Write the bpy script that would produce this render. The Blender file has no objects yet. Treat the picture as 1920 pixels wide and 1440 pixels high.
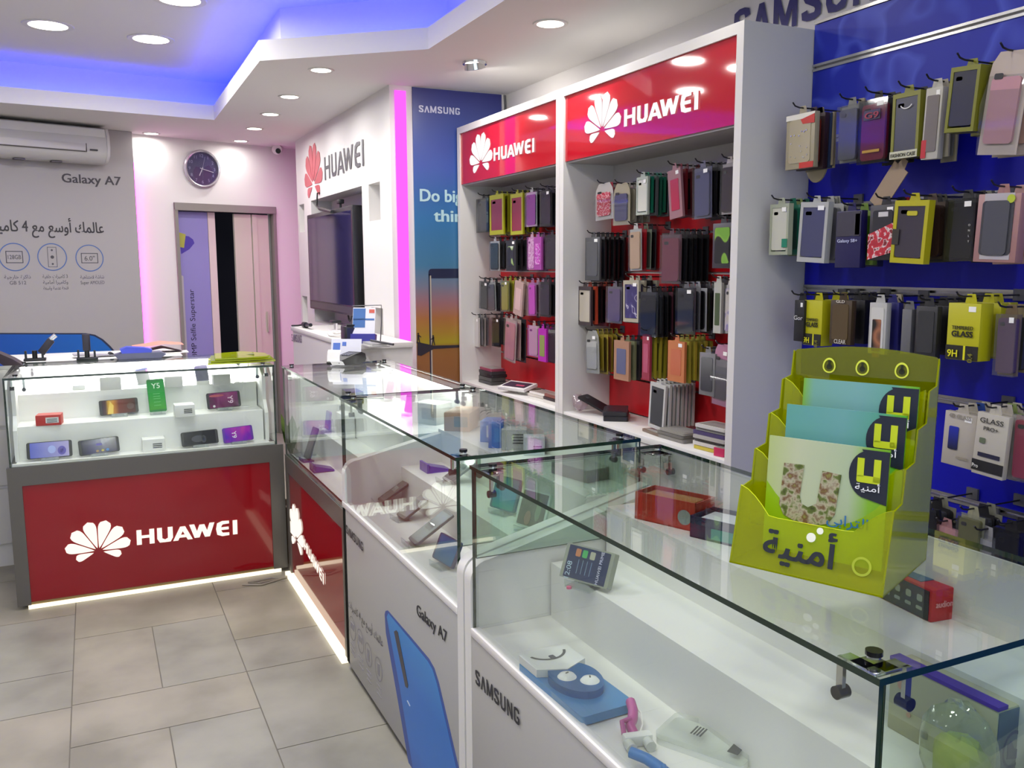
import bpy, bmesh, math, random
from mathutils import Matrix, Vector
random.seed(7)
PI = math.pi
S = bpy.context.scene
COL = S.collection

# ------------------------------------------------------------------ camera, world, exposure
CAM = Vector((0, 0, 1.5))
FPX = 1646.0
RC = Matrix(((0.90259529, 0.06109455, -0.42613285),
             (-0.4304742, 0.11957617, -0.89464714),
             (-0.00370273, 0.99094349, 0.13422851)))      # camera axes in the world, from the room's vanishing points
cd = bpy.data.cameras.new('camera')
cd.sensor_width = 36.0
cd.lens = FPX / 1920 * 36.0
cd.clip_start = 0.02
cam = bpy.data.objects.new('camera', cd)
COL.objects.link(cam)
cam.matrix_world = Matrix.Translation(CAM) @ RC.to_4x4()
S.camera = cam
S.view_settings.view_transform = 'Standard'
S.view_settings.look = 'None'
S.view_settings.exposure = 0.06
S.view_settings.gamma = 1.0
S.view_settings.use_curve_mapping = False
W = bpy.data.worlds.new('world')
S.world = W
W.use_nodes = True
W.node_tree.nodes['Background'].inputs[0].default_value = (0.80, 0.88, 1.0, 1)
W.node_tree.nodes['Background'].inputs[1].default_value = 2.2
cy = S.cycles
cy.max_bounces = 10
cy.diffuse_bounces = 4
cy.glossy_bounces = 5
cy.transmission_bounces = 8
cy.transparent_max_bounces = 40
cy.sample_clamp_indirect = 4.0
cy.sample_clamp_direct = 0.0
cy.caustics_reflective = False
cy.caustics_refractive = False
cy.use_denoising = True
cy.use_light_tree = True

LAMP_W = 5.6       # one small soffit downlight
LAMP_BIG = 7.5     # one large ceiling downlight
STRIP_BLUE = 30.0
STRIP_PINK = 7.0

# ------------------------------------------------------------------ pixel to place (1920 x 1440 frame)
def ray(x, y):
    return (RC @ Vector((x - 960.0, 720.0 - y, -FPX))).normalized()
def at_x(x, y, X):
    r = ray(x, y); return CAM + r * ((X - CAM.x) / r.x)
def at_y(x, y, Y):
    r = ray(x, y); return CAM + r * ((Y - CAM.y) / r.y)
def at_z(x, y, Z):
    r = ray(x, y); return CAM + r * ((Z - CAM.z) / r.z)
def at_p(x, y, P0, n):
    r = ray(x, y); return CAM + r * ((Vector(P0) - CAM).dot(n) / r.dot(n))

# ------------------------------------------------------------------ materials
def lin(h):
    h = h.lstrip('#')
    v = [int(h[i:i + 2], 16) / 255 for i in (0, 2, 4)]
    return tuple(c / 12.92 if c <= 0.04045 else ((c + 0.055) / 1.055) ** 2.4 for c in v) + (1,)
_mats = {}
def M(col, rough=0.5, metal=0.0, spec=0.5, emit=0.0, name=None, bump=0.0):
    key = (col, rough, metal, spec, emit, bump)
    if key in _mats: return _mats[key]
    m = bpy.data.materials.new(name or ('paint_' + col.lstrip('#')))
    m.use_nodes = True
    b = m.node_tree.nodes['Principled BSDF']
    b.inputs['Base Color'].default_value = lin(col)
    b.inputs['Roughness'].default_value = rough
    b.inputs['Metallic'].default_value = metal
    b.inputs['Specular IOR Level'].default_value = spec
    if emit:
        b.inputs['Emission Color'].default_value = lin(col)
        b.inputs['Emission Strength'].default_value = emit
    if bump:
        nt = m.node_tree
        no = nt.nodes.new('ShaderNodeTexNoise'); no.inputs['Scale'].default_value = 60; no.inputs['Detail'].default_value = 4
        tc = nt.nodes.new('ShaderNodeTexCoord'); nt.links.new(tc.outputs['Object'], no.inputs['Vector'])
        bp = nt.nodes.new('ShaderNodeBump'); bp.inputs['Strength'].default_value = bump; bp.inputs['Distance'].default_value = 0.002
        nt.links.new(no.outputs['Fac'], bp.inputs['Height']); nt.links.new(bp.outputs['Normal'], b.inputs['Normal'])
    _mats[key] = m
    return m
def glow(col, strength, name=None):
    key = ('glow', col, strength)
    if key in _mats: return _mats[key]
    m = bpy.data.materials.new(name or 'glow_' + col.lstrip('#'))
    m.use_nodes = True
    nt = m.node_tree; nt.nodes.clear()
    e = nt.nodes.new('ShaderNodeEmission'); e.inputs[0].default_value = lin(col); e.inputs[1].default_value = strength
    o = nt.nodes.new('ShaderNodeOutputMaterial'); nt.links.new(e.outputs[0], o.inputs[0])
    _mats[key] = m
    return m
def clear(name, tint, gloss=0.04, rough=0.0, body=0.0, bodycol='#ffffff', trans=0.0):
    """Thin clear sheet: tinted see-through plus a mirror layer growing to grazing angles, plus an optional milky body."""
    m = bpy.data.materials.new(name); m.use_nodes = True
    nt = m.node_tree; nt.nodes.clear(); N = nt.nodes.new; L = nt.links.new
    geo = N('ShaderNodeNewGeometry')
    dot = N('ShaderNodeVectorMath'); dot.operation = 'DOT_PRODUCT'
    L(geo.outputs['Incoming'], dot.inputs[0]); L(geo.outputs['Normal'], dot.inputs[1])
    ab = N('ShaderNodeMath'); ab.operation = 'ABSOLUTE'; L(dot.outputs['Value'], ab.inputs[0])
    om = N('ShaderNodeMath'); om.operation = 'SUBTRACT'; om.inputs[0].default_value = 1.0; L(ab.outputs[0], om.inputs[1])
    pw = N('ShaderNodeMath'); pw.operation = 'POWER'; L(om.outputs[0], pw.inputs[0]); pw.inputs[1].default_value = 5.0
    ma = N('ShaderNodeMath'); ma.operation = 'MULTIPLY_ADD'; L(pw.outputs[0], ma.inputs[0]); ma.inputs[1].default_value = 1 - gloss; ma.inputs[2].default_value = gloss
    tr = N('ShaderNodeBsdfTransparent'); tr.inputs[0].default_value = lin(tint)
    base = tr
    if body:
        df = N('ShaderNodeBsdfDiffuse'); df.inputs[0].default_value = lin(bodycol)
        b2 = df
        if trans:
            tl = N('ShaderNodeBsdfTranslucent'); tl.inputs[0].default_value = lin(bodycol)
            mt = N('ShaderNodeMixShader'); mt.inputs[0].default_value = trans; L(df.outputs[0], mt.inputs[1]); L(tl.outputs[0], mt.inputs[2]); b2 = mt
        mb_ = N('ShaderNodeMixShader'); mb_.inputs[0].default_value = body; L(tr.outputs[0], mb_.inputs[1]); L(b2.outputs[0], mb_.inputs[2]); base = mb_
    gl = N('ShaderNodeBsdfGlossy'); gl.inputs[0].default_value = (1, 1, 1, 1); gl.inputs[1].default_value = rough
    mx = N('ShaderNodeMixShader'); L(ma.outputs[0], mx.inputs[0]); L(base.outputs[0], mx.inputs[1]); L(gl.outputs[0], mx.inputs[2])
    o = N('ShaderNodeOutputMaterial'); L(mx.outputs[0], o.inputs[0])
    return m
def ramp_mat(name, stops, axis='Z', rough=0.4, size=1.0, coord='Generated', lo=0.0):
    """A printed colour run along one axis of the sheet (a graphic, not light)."""
    m = bpy.data.materials.new(name); m.use_nodes = True
    nt = m.node_tree; b = nt.nodes['Principled BSDF']; b.inputs['Roughness'].default_value = rough
    tc = nt.nodes.new('ShaderNodeTexCoord'); sp = nt.nodes.new('ShaderNodeSeparateXYZ'); nt.links.new(tc.outputs[coord], sp.inputs[0])
    cr = nt.nodes.new('ShaderNodeValToRGB')
    els = cr.color_ramp.elements
    while len(els) < len(stops): els.new(0.5)
    for e, (p, c) in zip(els, stops): e.position = p; e.color = lin(c)
    nt.links.new(sp.outputs[axis], cr.inputs[0]); nt.links.new(cr.outputs[0], b.inputs['Base Color'])
    return m
def noise_mat(name, stops, scale=8.0, rough=0.5, coord='Object', detail=4.0, kind='noise', bump=0.0, spec=0.5):
    m = bpy.data.materials.new(name); m.use_nodes = True
    nt = m.node_tree; b = nt.nodes['Principled BSDF']; b.inputs['Roughness'].default_value = rough; b.inputs['Specular IOR Level'].default_value = spec
    tc = nt.nodes.new('ShaderNodeTexCoord')
    if kind == 'noise':
        t = nt.nodes.new('ShaderNodeTexNoise'); t.inputs['Scale'].default_value = scale; t.inputs['Detail'].default_value = detail; out = t.outputs['Fac']
    else:
        t = nt.nodes.new('ShaderNodeTexVoronoi'); t.inputs['Scale'].default_value = scale; out = t.outputs['Color' if kind == 'cells' else 'Distance']
    nt.links.new(tc.outputs[coord], t.inputs['Vector'])
    cr = nt.nodes.new('ShaderNodeValToRGB'); els = cr.color_ramp.elements
    while len(els) < len(stops): els.new(0.5)
    for e, (p, c) in zip(els, stops): e.position = p; e.color = lin(c)
    nt.links.new(out, cr.inputs[0]); nt.links.new(cr.outputs[0], b.inputs['Base Color'])
    if bump:
        bp = nt.nodes.new('ShaderNodeBump'); bp.inputs['Strength'].default_value = bump; bp.inputs['Distance'].default_value = 0.003
        nt.links.new(out, bp.inputs['Height']); nt.links.new(bp.outputs['Normal'], b.inputs['Normal'])
    return m

# ------------------------------------------------------------------ mesh building
class MB:
    """Collects shapes; build() links them as ONE mesh object. mi = material index."""
    def __init__(s): s.v = []; s.f = []; s.m = []
    def add(s, vs, fs, mi=0, mat=None):
        n = len(s.v)
        s.v += [tuple((mat @ Vector(p)) if mat else p) for p in vs]
        s.f += [tuple(i + n for i in f) for f in fs]; s.m += [mi] * len(fs)
        return s
    def box(s, x0, x1, y0, y1, z0, z1, mi=0, mat=None):
        if x0 > x1: x0, x1 = x1, x0
        if y0 > y1: y0, y1 = y1, y0
        if z0 > z1: z0, z1 = z1, z0
        vs = [(x0, y0, z0), (x1, y0, z0), (x1, y1, z0), (x0, y1, z0), (x0, y0, z1), (x1, y0, z1), (x1, y1, z1), (x0, y1, z1)]
        fs = [(3, 2, 1, 0), (4, 5, 6, 7), (0, 1, 5, 4), (1, 2, 6, 5), (2, 3, 7, 6), (3, 0, 4, 7)]
        return s.add(vs, fs, mi, mat)
    def rbox(s, x0, x1, y0, y1, z0, z1, r=0.004, mi=0, mat=None, seg=2):
        bm = bmesh.new(); bmesh.ops.create_cube(bm, size=1)
        for v in bm.verts:
            v.co = Vector(((x0 + x1) / 2 + v.co.x * abs(x1 - x0), (y0 + y1) / 2 + v.co.y * abs(y1 - y0), (z0 + z1) / 2 + v.co.z * abs(z1 - z0)))
        bmesh.ops.bevel(bm, geom=bm.edges[:], offset=r, segments=seg, affect='EDGES', profile=0.5)
        bm.verts.index_update()
        s.add([v.co[:] for v in bm.verts], [[v.index for v in f.verts] for f in bm.faces], mi, mat); bm.free(); return s
    def prism(s, poly, d0, d1, mi=0, mat=None):
        """2-D outline in the local XY plane (counter-clockwise), from z=d0 to z=d1."""
        n = len(poly)
        vs = [(x, y, d0) for x, y in poly] + [(x, y, d1) for x, y in poly]
        fs = [tuple(range(n - 1, -1, -1)), tuple(range(n, 2 * n))] + [(i, (i + 1) % n, n + (i + 1) % n, n + i) for i in range(n)]
        return s.add(vs, fs, mi, mat)
    def rrect(s, cx, cy, w, h, r, d0, d1, mi=0, mat=None):
        return s.prism(rr(cx, cy, w, h, r), d0, d1, mi, mat)
    def cyl(s, p0, p1, r0, r1=None, n=16, mi=0, mat=None):
        r1 = r0 if r1 is None else r1
        p0 = Vector(p0); p1 = Vector(p1); a = (p1 - p0).normalized()
        u = a.orthogonal().normalized(); w = a.cross(u)
        vs = []
        for p, r in ((p0, r0), (p1, r1)):
            vs += [tuple(p + (u * math.cos(2 * PI * i / n) + w * math.sin(2 * PI * i / n)) * r) for i in range(n)]
        fs = [(i, (i + 1) % n, n + (i + 1) % n, n + i) for i in range(n)] + [tuple(range(n - 1, -1, -1)), tuple(range(n, 2 * n))]
        return s.add(vs, fs, mi, mat)
    def tube(s, pts, r, n=8, mi=0, mat=None):
        pts = [Vector(p) for p in pts]; vs = []; k = len(pts)
        prev = None
        for i, p in enumerate(pts):
            t = (pts[min(i + 1, k - 1)] - pts[max(i - 1, 0)]).normalized()
            u = t.orthogonal().normalized() if prev is None else (prev - t * prev.dot(t)).normalized()
            prev = u; w = t.cross(u)
            vs += [tuple(p + (u * math.cos(2 * PI * j / n) + w * math.sin(2 * PI * j / n)) * r) for j in range(n)]
        fs = [(i * n + j, i * n + (j + 1) % n, (i + 1) * n + (j + 1) % n, (i + 1) * n + j) for i in range(k - 1) for j in range(n)]
        fs += [tuple(range(n - 1, -1, -1)), tuple(range((k - 1) * n, k * n))]
        return s.add(vs, fs, mi, mat)
    def lathe(s, prof, n=28, mi=0, mat=None):
        """Profile of (radius, z) turned about the local Z axis."""
        k = len(prof)
        vs = [(r * math.cos(2 * PI * j / n), r * math.sin(2 * PI * j / n), z) for r, z in prof for j in range(n)]
        fs = [(i * n + j, i * n + (j + 1) % n, (i + 1) * n + (j + 1) % n, (i + 1) * n + j) for i in range(k - 1) for j in range(n)]
        return s.add(vs, fs, mi, mat)
    def quad(s, a, b, c, d, mi=0, mat=None):
        return s.add([tuple(a), tuple(b), tuple(c), tuple(d)], [(0, 1, 2, 3)], mi, mat)
    def build(s, name, mats, parent=None, smooth=True, local=False):
        me = bpy.data.meshes.new(name)
        me.from_pydata(s.v, [], s.f)
        if not isinstance(mats, (list, tuple)): mats = [mats]
        for m in mats: me.materials.append(m)
        me.polygons.foreach_set('material_index', s.m)
        if smooth:
            me.polygons.foreach_set('use_smooth', [True] * len(s.f))
            me.set_sharp_from_angle(angle=math.radians(38))
        me.update()
        return link(name, me, parent, local)
def link(name, me, parent=None, local=False):
    o = bpy.data.objects.new(name, me); COL.objects.link(o)
    if parent:
        o.parent = parent
        if not local: o.matrix_parent_inverse = world_of(parent).inverted()
    return o
def world_of(o):
    m = o.matrix_basis.copy()
    if o.parent: m = world_of(o.parent) @ o.matrix_parent_inverse @ m
    return m
def rr(cx, cy, w, h, r, n=5):
    pts = []
    for sx, sy, a0 in ((1, -1, -90), (1, 1, 0), (-1, 1, 90), (-1, -1, 180)):
        for i in range(n):
            a = math.radians(a0 + 90 * i / (n - 1))
            pts.append((cx + sx * (w / 2 - r) + r * math.cos(a), cy + sy * (h / 2 - r) + r * math.sin(a)))
    return pts
def disc(cx, cy, r, n=20): return [(cx + r * math.cos(2 * PI * i / n), cy + r * math.sin(2 * PI * i / n)) for i in range(n)]
def frame(o, xd, yd):
    xd = Vector(xd).normalized(); zd = xd.cross(Vector(yd)).normalized(); yd = zd.cross(xd)
    m = Matrix((xd, yd, zd)).transposed().to_4x4(); m.translation = Vector(o); return m
def tag(o, label, cat, group=None, kind=None):
    o['label'] = label; o['category'] = cat
    if group: o['group'] = group
    if kind: o['kind'] = kind
    return o
def thing(name, label, cat, at=None, group=None):
    """An Empty at the thing's base that parents its parts; at = location or a full frame."""
    o = bpy.data.objects.new(name, None); COL.objects.link(o); o.empty_display_size = 0.05
    if at is not None:
        o.matrix_basis = at if isinstance(at, Matrix) else Matrix.Translation(Vector(at))
    return tag(o, label, cat, group)
def struct(name, mb, mats, label, cat, parent=None):
    o = mb.build(name, mats, parent)
    if not parent: tag(o, label, cat, None, 'structure')
    return o
def dup(root, at, label=None, group=None):
    r = root.copy(); COL.objects.link(r); r.matrix_basis = at if isinstance(at, Matrix) else Matrix.Translation(Vector(at))
    if label: r['label'] = label
    if group: r['group'] = group
    for ch in list(root.children):
        c = ch.copy(); COL.objects.link(c); c.parent = r
        for g in list(ch.children):
            d = g.copy(); COL.objects.link(d); d.parent = c
    return r
ARF = {'ا': 'ﺍﺎ', 'أ': 'ﺃﺄ', 'ة': 'ﺓﺔ', 'د': 'ﺩﺪ', 'ذ': 'ﺫﺬ', 'ر': 'ﺭﺮ', 'ز': 'ﺯﺰ', 'و': 'ﻭﻮ', 'ب': 'ﺏﺐﺑﺒ', 'ت': 'ﺕﺖﺗﺘ', 'ج': 'ﺝﺞﺟﺠ', 'ح': 'ﺡﺢﺣﺤ', 'خ': 'ﺥﺦﺧﺨ', 'س': 'ﺱﺲﺳﺴ', 'ش': 'ﺵﺶﺷﺸ',
       'ع': 'ﻉﻊﻋﻌ', 'ف': 'ﻑﻒﻓﻔ', 'ك': 'ﻙﻚﻛﻜ', 'ل': 'ﻝﻞﻟﻠ', 'م': 'ﻡﻢﻣﻤ', 'ن': 'ﻥﻦﻧﻨ', 'ه': 'ﻩﻪﻫﻬ', 'ي': 'ﻱﻲﻳﻴ', 'ى': 'ﻯﻰ', 'ق': 'ﻕﻖﻗﻘ', 'ط': 'ﻁﻂﻃﻄ', 'ص': 'ﺹﺺﺻﺼ', 'ﻻ': 'ﻻﻼ'}
def arabic(s):
    """Joined letter forms in visual order for Arabic writing; other writing is left alone."""
    if not any(c in ARF for c in s): return s
    out = []
    for w in s.split(' '):
        if not any(c in ARF for c in w): out.append(w); continue
        r = ''; w = w.replace('لا', 'ﻻ')
        for i, c in enumerate(w):
            f = ARF.get(c)
            if not f: r += c; continue
            prev = i > 0 and len(ARF.get(w[i - 1], '')) == 4; nxt = i < len(w) - 1 and w[i + 1] in ARF and len(f) == 4
            r += f[3] if prev and nxt else f[1] if prev else f[2] if nxt else f[0]
        out.append(r[::-1])
    return ' '.join(out[::-1])
def text(name, body, mats, parent, mat, h=0.05, w=None, weight=0.0, depth=0.0008, align='LEFT', local=False, spacing=1.0, shear=0.0):
    """Lettering as a mesh: baseline along the frame's X axis, caps h tall, stretched to width w when given."""
    cu = bpy.data.curves.new(name, 'FONT'); cu.body = arabic(body); cu.size = 1.0; cu.align_x = 'LEFT'
    cu.offset = 0.0; cu.space_character = spacing; cu.resolution_u = 3; cu.extrude = 0; cu.shear = shear
    to = bpy.data.objects.new(name, cu); COL.objects.link(to)
    bpy.context.view_layer.update()
    me = bpy.data.meshes.new_from_object(to.evaluated_get(bpy.context.evaluated_depsgraph_get()))
    bpy.data.objects.remove(to); bpy.data.curves.remove(cu)
    if not me.vertices: return None
    if weight > .006:                                           # heavier strokes: the outline laid over itself, slightly shifted
        e = weight - .004; nv = [v.co.copy() for v in me.vertices]; nf = [tuple(p.vertices) for p in me.polygons]; m2 = MB()
        for k, (dx, dy) in enumerate(((-e, -e * .5), (e, e * .5), (-e, e * .5), (e, -e * .5))): m2.add([(v.x + dx, v.y + dy, k * .0003) for v in nv], nf)
        bpy.data.meshes.remove(me); me = bpy.data.meshes.new(name); me.from_pydata(m2.v, [], m2.f)
    xs = [v.co.x for v in me.vertices]; x0, x1 = min(xs), max(xs)
    sy = h / 0.73
    sx = sy if w is None else w / (x1 - x0)
    shift = {'LEFT': -x0 * sx, 'CENTER': -(x0 + x1) / 2 * sx, 'RIGHT': -x1 * sx}[align]
    me.transform(mat @ Matrix.Translation((shift, 0, depth)) @ Matrix.Diagonal((sx, sy, 1, 1)))
    me.name = name
    me.materials.clear()
    me.materials.append(mats)
    return link(name, me, parent, local)
def text_px(name, body, mats, parent, P0, P1, up, h, weight=0.0, depth=0.001, shear=0.0):
    """Lettering whose baseline runs from P0 to P1 on a flat surface."""
    P0 = Vector(P0); P1 = Vector(P1)
    if all(c in STROKES for c in body): return heavy(name, body, mats, parent, frame(P0, P1 - P0, up), h, (P1 - P0).length, depth, t=(.21 if body == 'HUAWEI' else .16) if weight > .02 else .15)
    return text(name, body, mats, parent, frame(P0, P1 - P0, up), h, (P1 - P0).length, weight, depth, shear=shear)
STROKES = {                                                      # heavy sign capitals: width, strokes along centre lines
 'S': (.62, [[(.53, .72), (.50, .85), (.40, .90), (.22, .90), (.11, .84), (.10, .70), (.17, .58), (.45, .42), (.52, .30), (.51, .16), (.41, .10), (.20, .10), (.11, .15), (.09, .28)]]),
 'Λ': (.70, [[(.10, 0), (.35, .93)], [(.35, .93), (.60, 0)]]),
 'M': (.84, [[(.10, 0), (.10, 1)], [(.12, .95), (.42, .08)], [(.42, .08), (.72, .95)], [(.74, 1), (.74, 0)]]),
 'N': (.66, [[(.10, 0), (.10, 1)], [(.12, .96), (.54, .04)], [(.56, 0), (.56, 1)]]),
 'G': (.64, [[(.54, .72), (.51, .85), (.41, .90), (.22, .90), (.12, .84), (.10, .70), (.10, .30), (.12, .16), (.22, .10), (.42, .10), (.52, .16), (.54, .30), (.54, .46)], [(.54, .44), (.34, .44)]]),
 'U': (.66, [[(.10, 1), (.10, .28), (.15, .14), (.33, .09), (.51, .14), (.56, .28), (.56, 1)]]),
 'H': (.74, [[(.10, 0), (.10, 1)], [(.64, 0), (.64, 1)], [(.10, .52), (.64, .52)]]),
 'A': (.82, [[(.09, 0), (.41, .94)], [(.41, .94), (.73, 0)], [(.20, .28), (.62, .28)]]),
 'W': (1.06, [[(.08, 1), (.30, .06)], [(.30, .06), (.53, .94)], [(.53, .94), (.76, .06)], [(.76, .06), (.98, 1)]]),
 'E': (.64, [[(.60, .91), (.30, .91), (.16, .80), (.11, .5), (.16, .20), (.30, .09), (.60, .09)], [(.13, .50), (.58, .50)]]),
 'I': (.20, [[(.10, 0), (.10, 1)]])}
def heavy(name, word, mat, parent, m, h, w, depth=.001, local=False, t=.17, gap=.13):
    KERN = {'AW': -.22, 'UA': -.10, 'WE': -.04, 'SΛ': -.06, 'ΛM': -.06}
    tot = sum(STROKES[c][0] for c in word) + gap * (len(word) - 1) + sum(KERN.get(word[i:i + 2], 0) for i in range(len(word))); kx = w / tot
    mb = MB(); x = 0.0; z = depth
    for ci, c in enumerate(word):
        wd, strokes = STROKES[c]
        for path in strokes:
            P = [Vector((px_ * kx, py_ * h)) for px_, py_ in path]
            hw_ = [t * .5 * kx, t * .5 * h * .92]
            left, right = [], []
            for i, p in enumerate(P):
                d = (P[min(i + 1, len(P) - 1)] - P[max(i - 1, 0)]).normalized(); nrm = Vector((-d.y, d.x))
                k = abs(nrm.x) * hw_[0] + abs(nrm.y) * hw_[1]
                if len(P) == 2 and abs(d.x) > .1 and abs(d.y) > .5: nrm = Vector((-1 if d.y > 0 else 1, 0)); k = hw_[0] * 1.06
                left.append(p + nrm * k); right.append(p - nrm * k)
            pts = [(x + q.x, q.y, z) for q in left + right[::-1]]; n_ = len(P)
            mb.add(pts, [(i + 1, i, 2 * n_ - 1 - i, 2 * n_ - 2 - i) for i in range(n_ - 1)], 0, m); z += .00012
        x += (wd + gap + KERN.get(word[ci:ci + 2], 0)) * kx
    return mb.build(name, mat, parent, smooth=False, local=local)
def petals(mb, R, cx=0.0, cy=0.0, d0=0.0, d1=0.001, mi=0, mat=None, sx=1.0):
    """The eight-petal flower mark: fan of rounded petals about its lower centre."""
    for th, L, Wd, r0 in ((15.5, 1.0, 0.245, 0.10), (46.5, 1.0, 0.245, 0.11), (77, 0.97, 0.220, 0.12), (106, 0.68, 0.155, 0.15)):
        for sg in (-1, 1):
            a = math.radians(90 - sg * th); ax = (math.cos(a), math.sin(a)); bx = (-ax[1], ax[0])
            left, right = [], []
            for i in range(13):
                t = i / 12; r = r0 + (L - r0) * t
                hw = Wd * (t ** 0.85) * math.sqrt(max(0.0, 1 - max(0.0, (t - 0.60) / 0.40) ** 2.4))
                left.append((cx + R * sx * (ax[0] * r + bx[0] * hw), cy + R * (ax[1] * r + bx[1] * hw)))
                right.append((cx + R * sx * (ax[0] * r - bx[0] * hw), cy + R * (ax[1] * r - bx[1] * hw)))
            poly = right + left[::-1][1:-1] if True else None
            mb.prism(poly, d0, d1, mi, mat)

# ------------------------------------------------------------------ shared materials
WHITE = M('#d6d4d0', 0.45, bump=0.02, name='white_paint')
WALLP = M('#dcdad8', 0.7, bump=0.05, name='wall_paint')
LAM = M('#d9d9d6', 0.35, name='white_laminate')
LAMW = M('#efefed', 0.3, name='bright_white_laminate')
GREYM = M('#63605b', 0.35, metal=0.3, name='grey_metal_frame')
CHROME = M('#d8d8d8', 0.15, metal=1.0, name='chrome')
DARK = M('#14151a', 0.35, name='black_plastic')
BLACKM = M('#101014', 0.25, name='black_gloss')
REDP = M('#900c19', 0.06, spec=0.6, name='red_acrylic')
INK = M('#1d1f2a', 0.5, name='dark_ink')
GLASS = clear('clear_glass', '#f9fcfa', 0.032)
GLASS2 = clear('green_tinted_glass', '#edf6f0', 0.04)
GEDGE = M('#0c2a20', 0.12, spec=0.8, name='glass_edge')
SHELL = clear('clear_plastic', '#f2f2f2', 0.05, rough=0.05)
ACRYL = clear('clear_acrylic', '#eef2f2', 0.10, rough=0.02, body=0.08, bodycol='#e8f0f0')
PWHITE = M('#e9e9e6', 0.5, name='paper_white')
# ------------------------------------------------------------------ the room
ZS, ZF, ZC = 2.52, 2.62, 2.80           # soffit underside, top of its lip, raised ceiling
XW = 2.30                               # face of the slat wall
TILES = [noise_mat('stone_tile_%d' % i, [(0.32, a), (0.52, b), (0.68, c)], 3.0, 0.42, detail=9, bump=0.06, spec=0.35)
         for i, (a, b, c) in enumerate((('#807c70', '#959083', '#9f998b'), ('#7d7b72', '#918f84', '#9a978c'), ('#858172', '#938f80', '#a19b8c')))]
fl = MB().box(-3.2, 2.6, -2.8, 11.0, -0.06, -0.002, 3)
def tile(x0, x1, y0, y1):
    g = 0.002
    fl.box(x0 + g, x1 - g, y0 + g, y1 - g, -0.012, 0.0, random.randrange(3))
XB = [-0.148 + 0.585 * k for k in range(-6, 6)]
for k, x0 in enumerate(XB[:-1]):
    x1 = XB[k + 1]; c = k - 6
    if c == 0:
        y = 3.83 + 0.59; rows = []
        for yy, h, sp in ((4.42, 0.30, 0), (3.83, 0.59, 0), (3.23, 0.60, 1), (2.93, 0.30, 0), (2.33, 0.60, 1), (2.03, 0.30, 0), (1.43, 0.60, 1), (1.13, 0.3, 0)): rows.append((yy, yy + h, sp))
        lo, hi = 1.13, 4.72
    else:
        s = {1: 0.0, -1: -0.012}.get(c, 0.13 * (c % 3))
        rows = []; y = 2.638 + s
        rows = [(2.638 + s, 3.23 + s, 0), (3.23 + s, 3.537 + s, 0), (3.537 + s, 4.13 + s, 0), (2.34 + s, 2.638 + s, 0), (1.75 + s, 2.34 + s, 1), (1.45 + s, 1.75 + s, 0)]
        lo, hi = 1.45 + s, 4.13 + s
    for a, b, sp in rows:
        if sp: tile(x0, (x0 + x1) / 2, a, b); tile((x0 + x1) / 2, x1, a, b)
        else: tile(x0, x1, a, b)
    y = hi
    while y < 8.5: tile(x0, x1, y, y + 0.59); y += 0.59
    y = lo
    while y > -2.2: tile(x0, x1, y - 0.59, y); y -= 0.59
fl.build('floor', TILES + [M('#6d685f', 0.8, name='grout')])
tag(bpy.data.objects['floor'], 'grey stone tiled floor in mixed large and small tiles', 'floor', None, 'structure')

struct('ceiling', MB().box(-3.3, 2.7, -2.9, 9.4, ZC, ZC + 0.05), M('#e2e0e0', 0.8, name='ceiling_paint'), 'raised white ceiling with blue edge glow', 'ceiling')

EDGE = [(-2.4, 6.28), (0.855, 6.65), (0.833, 4.68), (1.518, 4.10), (1.525, -1.6), (-2.4, -1.6)]
def offset(poly, d):
    out = []; n = len(poly)
    for i in range(n):
        p, q, r = Vector(poly[i - 1]), Vector(poly[i]), Vector(poly[(i + 1) % n])
        a = (q - p).normalized(); b = (r - q).normalized()
        na = Vector((-a.y, a.x)); nb = Vector((-b.y, b.x))       # polygon runs clockwise: left of travel is outside
        m = (na + nb).normalized(); k = d / max(0.3, m.dot(na))
        out.append((q.x + m.x * k, q.y + m.y * k))
    return out
OUT = [(-3.3, -2.9), (2.7, -2.9), (2.7, 9.4), (-3.3, 9.4)]
bm = bmesh.new()
loops = []
for loop in (EDGE, OUT):
    vs = [bm.verts.new((x, y, ZS)) for x, y in loop]
    loops += [bm.edges.new((vs[i], vs[(i + 1) % len(vs)])) for i in range(len(vs))]
bmesh.ops.triangle_fill(bm, use_beauty=True, edges=loops)
bm.verts.index_update()
sf = MB().add([v.co[:] for v in bm.verts], [[v.index for v in f.verts] for f in bm.faces])
bm.free()
IN2, TR, UP = offset(EDGE, 0.018), offset(EDGE, 0.12), offset(EDGE, 0.14)
n = len(EDGE)
for i in range(n):
    j = (i + 1) % n
    sf.add([(*EDGE[i], ZS), (*EDGE[j], ZS), (*EDGE[j], ZF), (*EDGE[i], ZF), (*IN2[i], ZS + .02), (*IN2[j], ZS + .02), (*IN2[j], ZF), (*IN2[i], ZF)],
           [(0, 1, 2, 3), (4, 7, 6, 5), (3, 2, 6, 7)])
    sf.add([(*IN2[i], ZS + .02), (*IN2[j], ZS + .02), (*TR[j], ZS + .02), (*TR[i], ZS + .02)], [(0, 1, 2, 3)])
    sf.add([(*TR[i], ZS + .02), (*TR[j], ZS + .02), (*TR[j], ZC), (*TR[i], ZC)], [(0, 1, 2, 3)])
struct('trim_1', sf, M('#e2e0de', 0.75, name='soffit_paint'), 'dropped white soffit with zigzag lip round the raised ceiling', 'soffit').data.shade_flat()
st = MB(); LED0 = offset(EDGE, 0.05); LED1 = offset(EDGE, 0.065)
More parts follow.
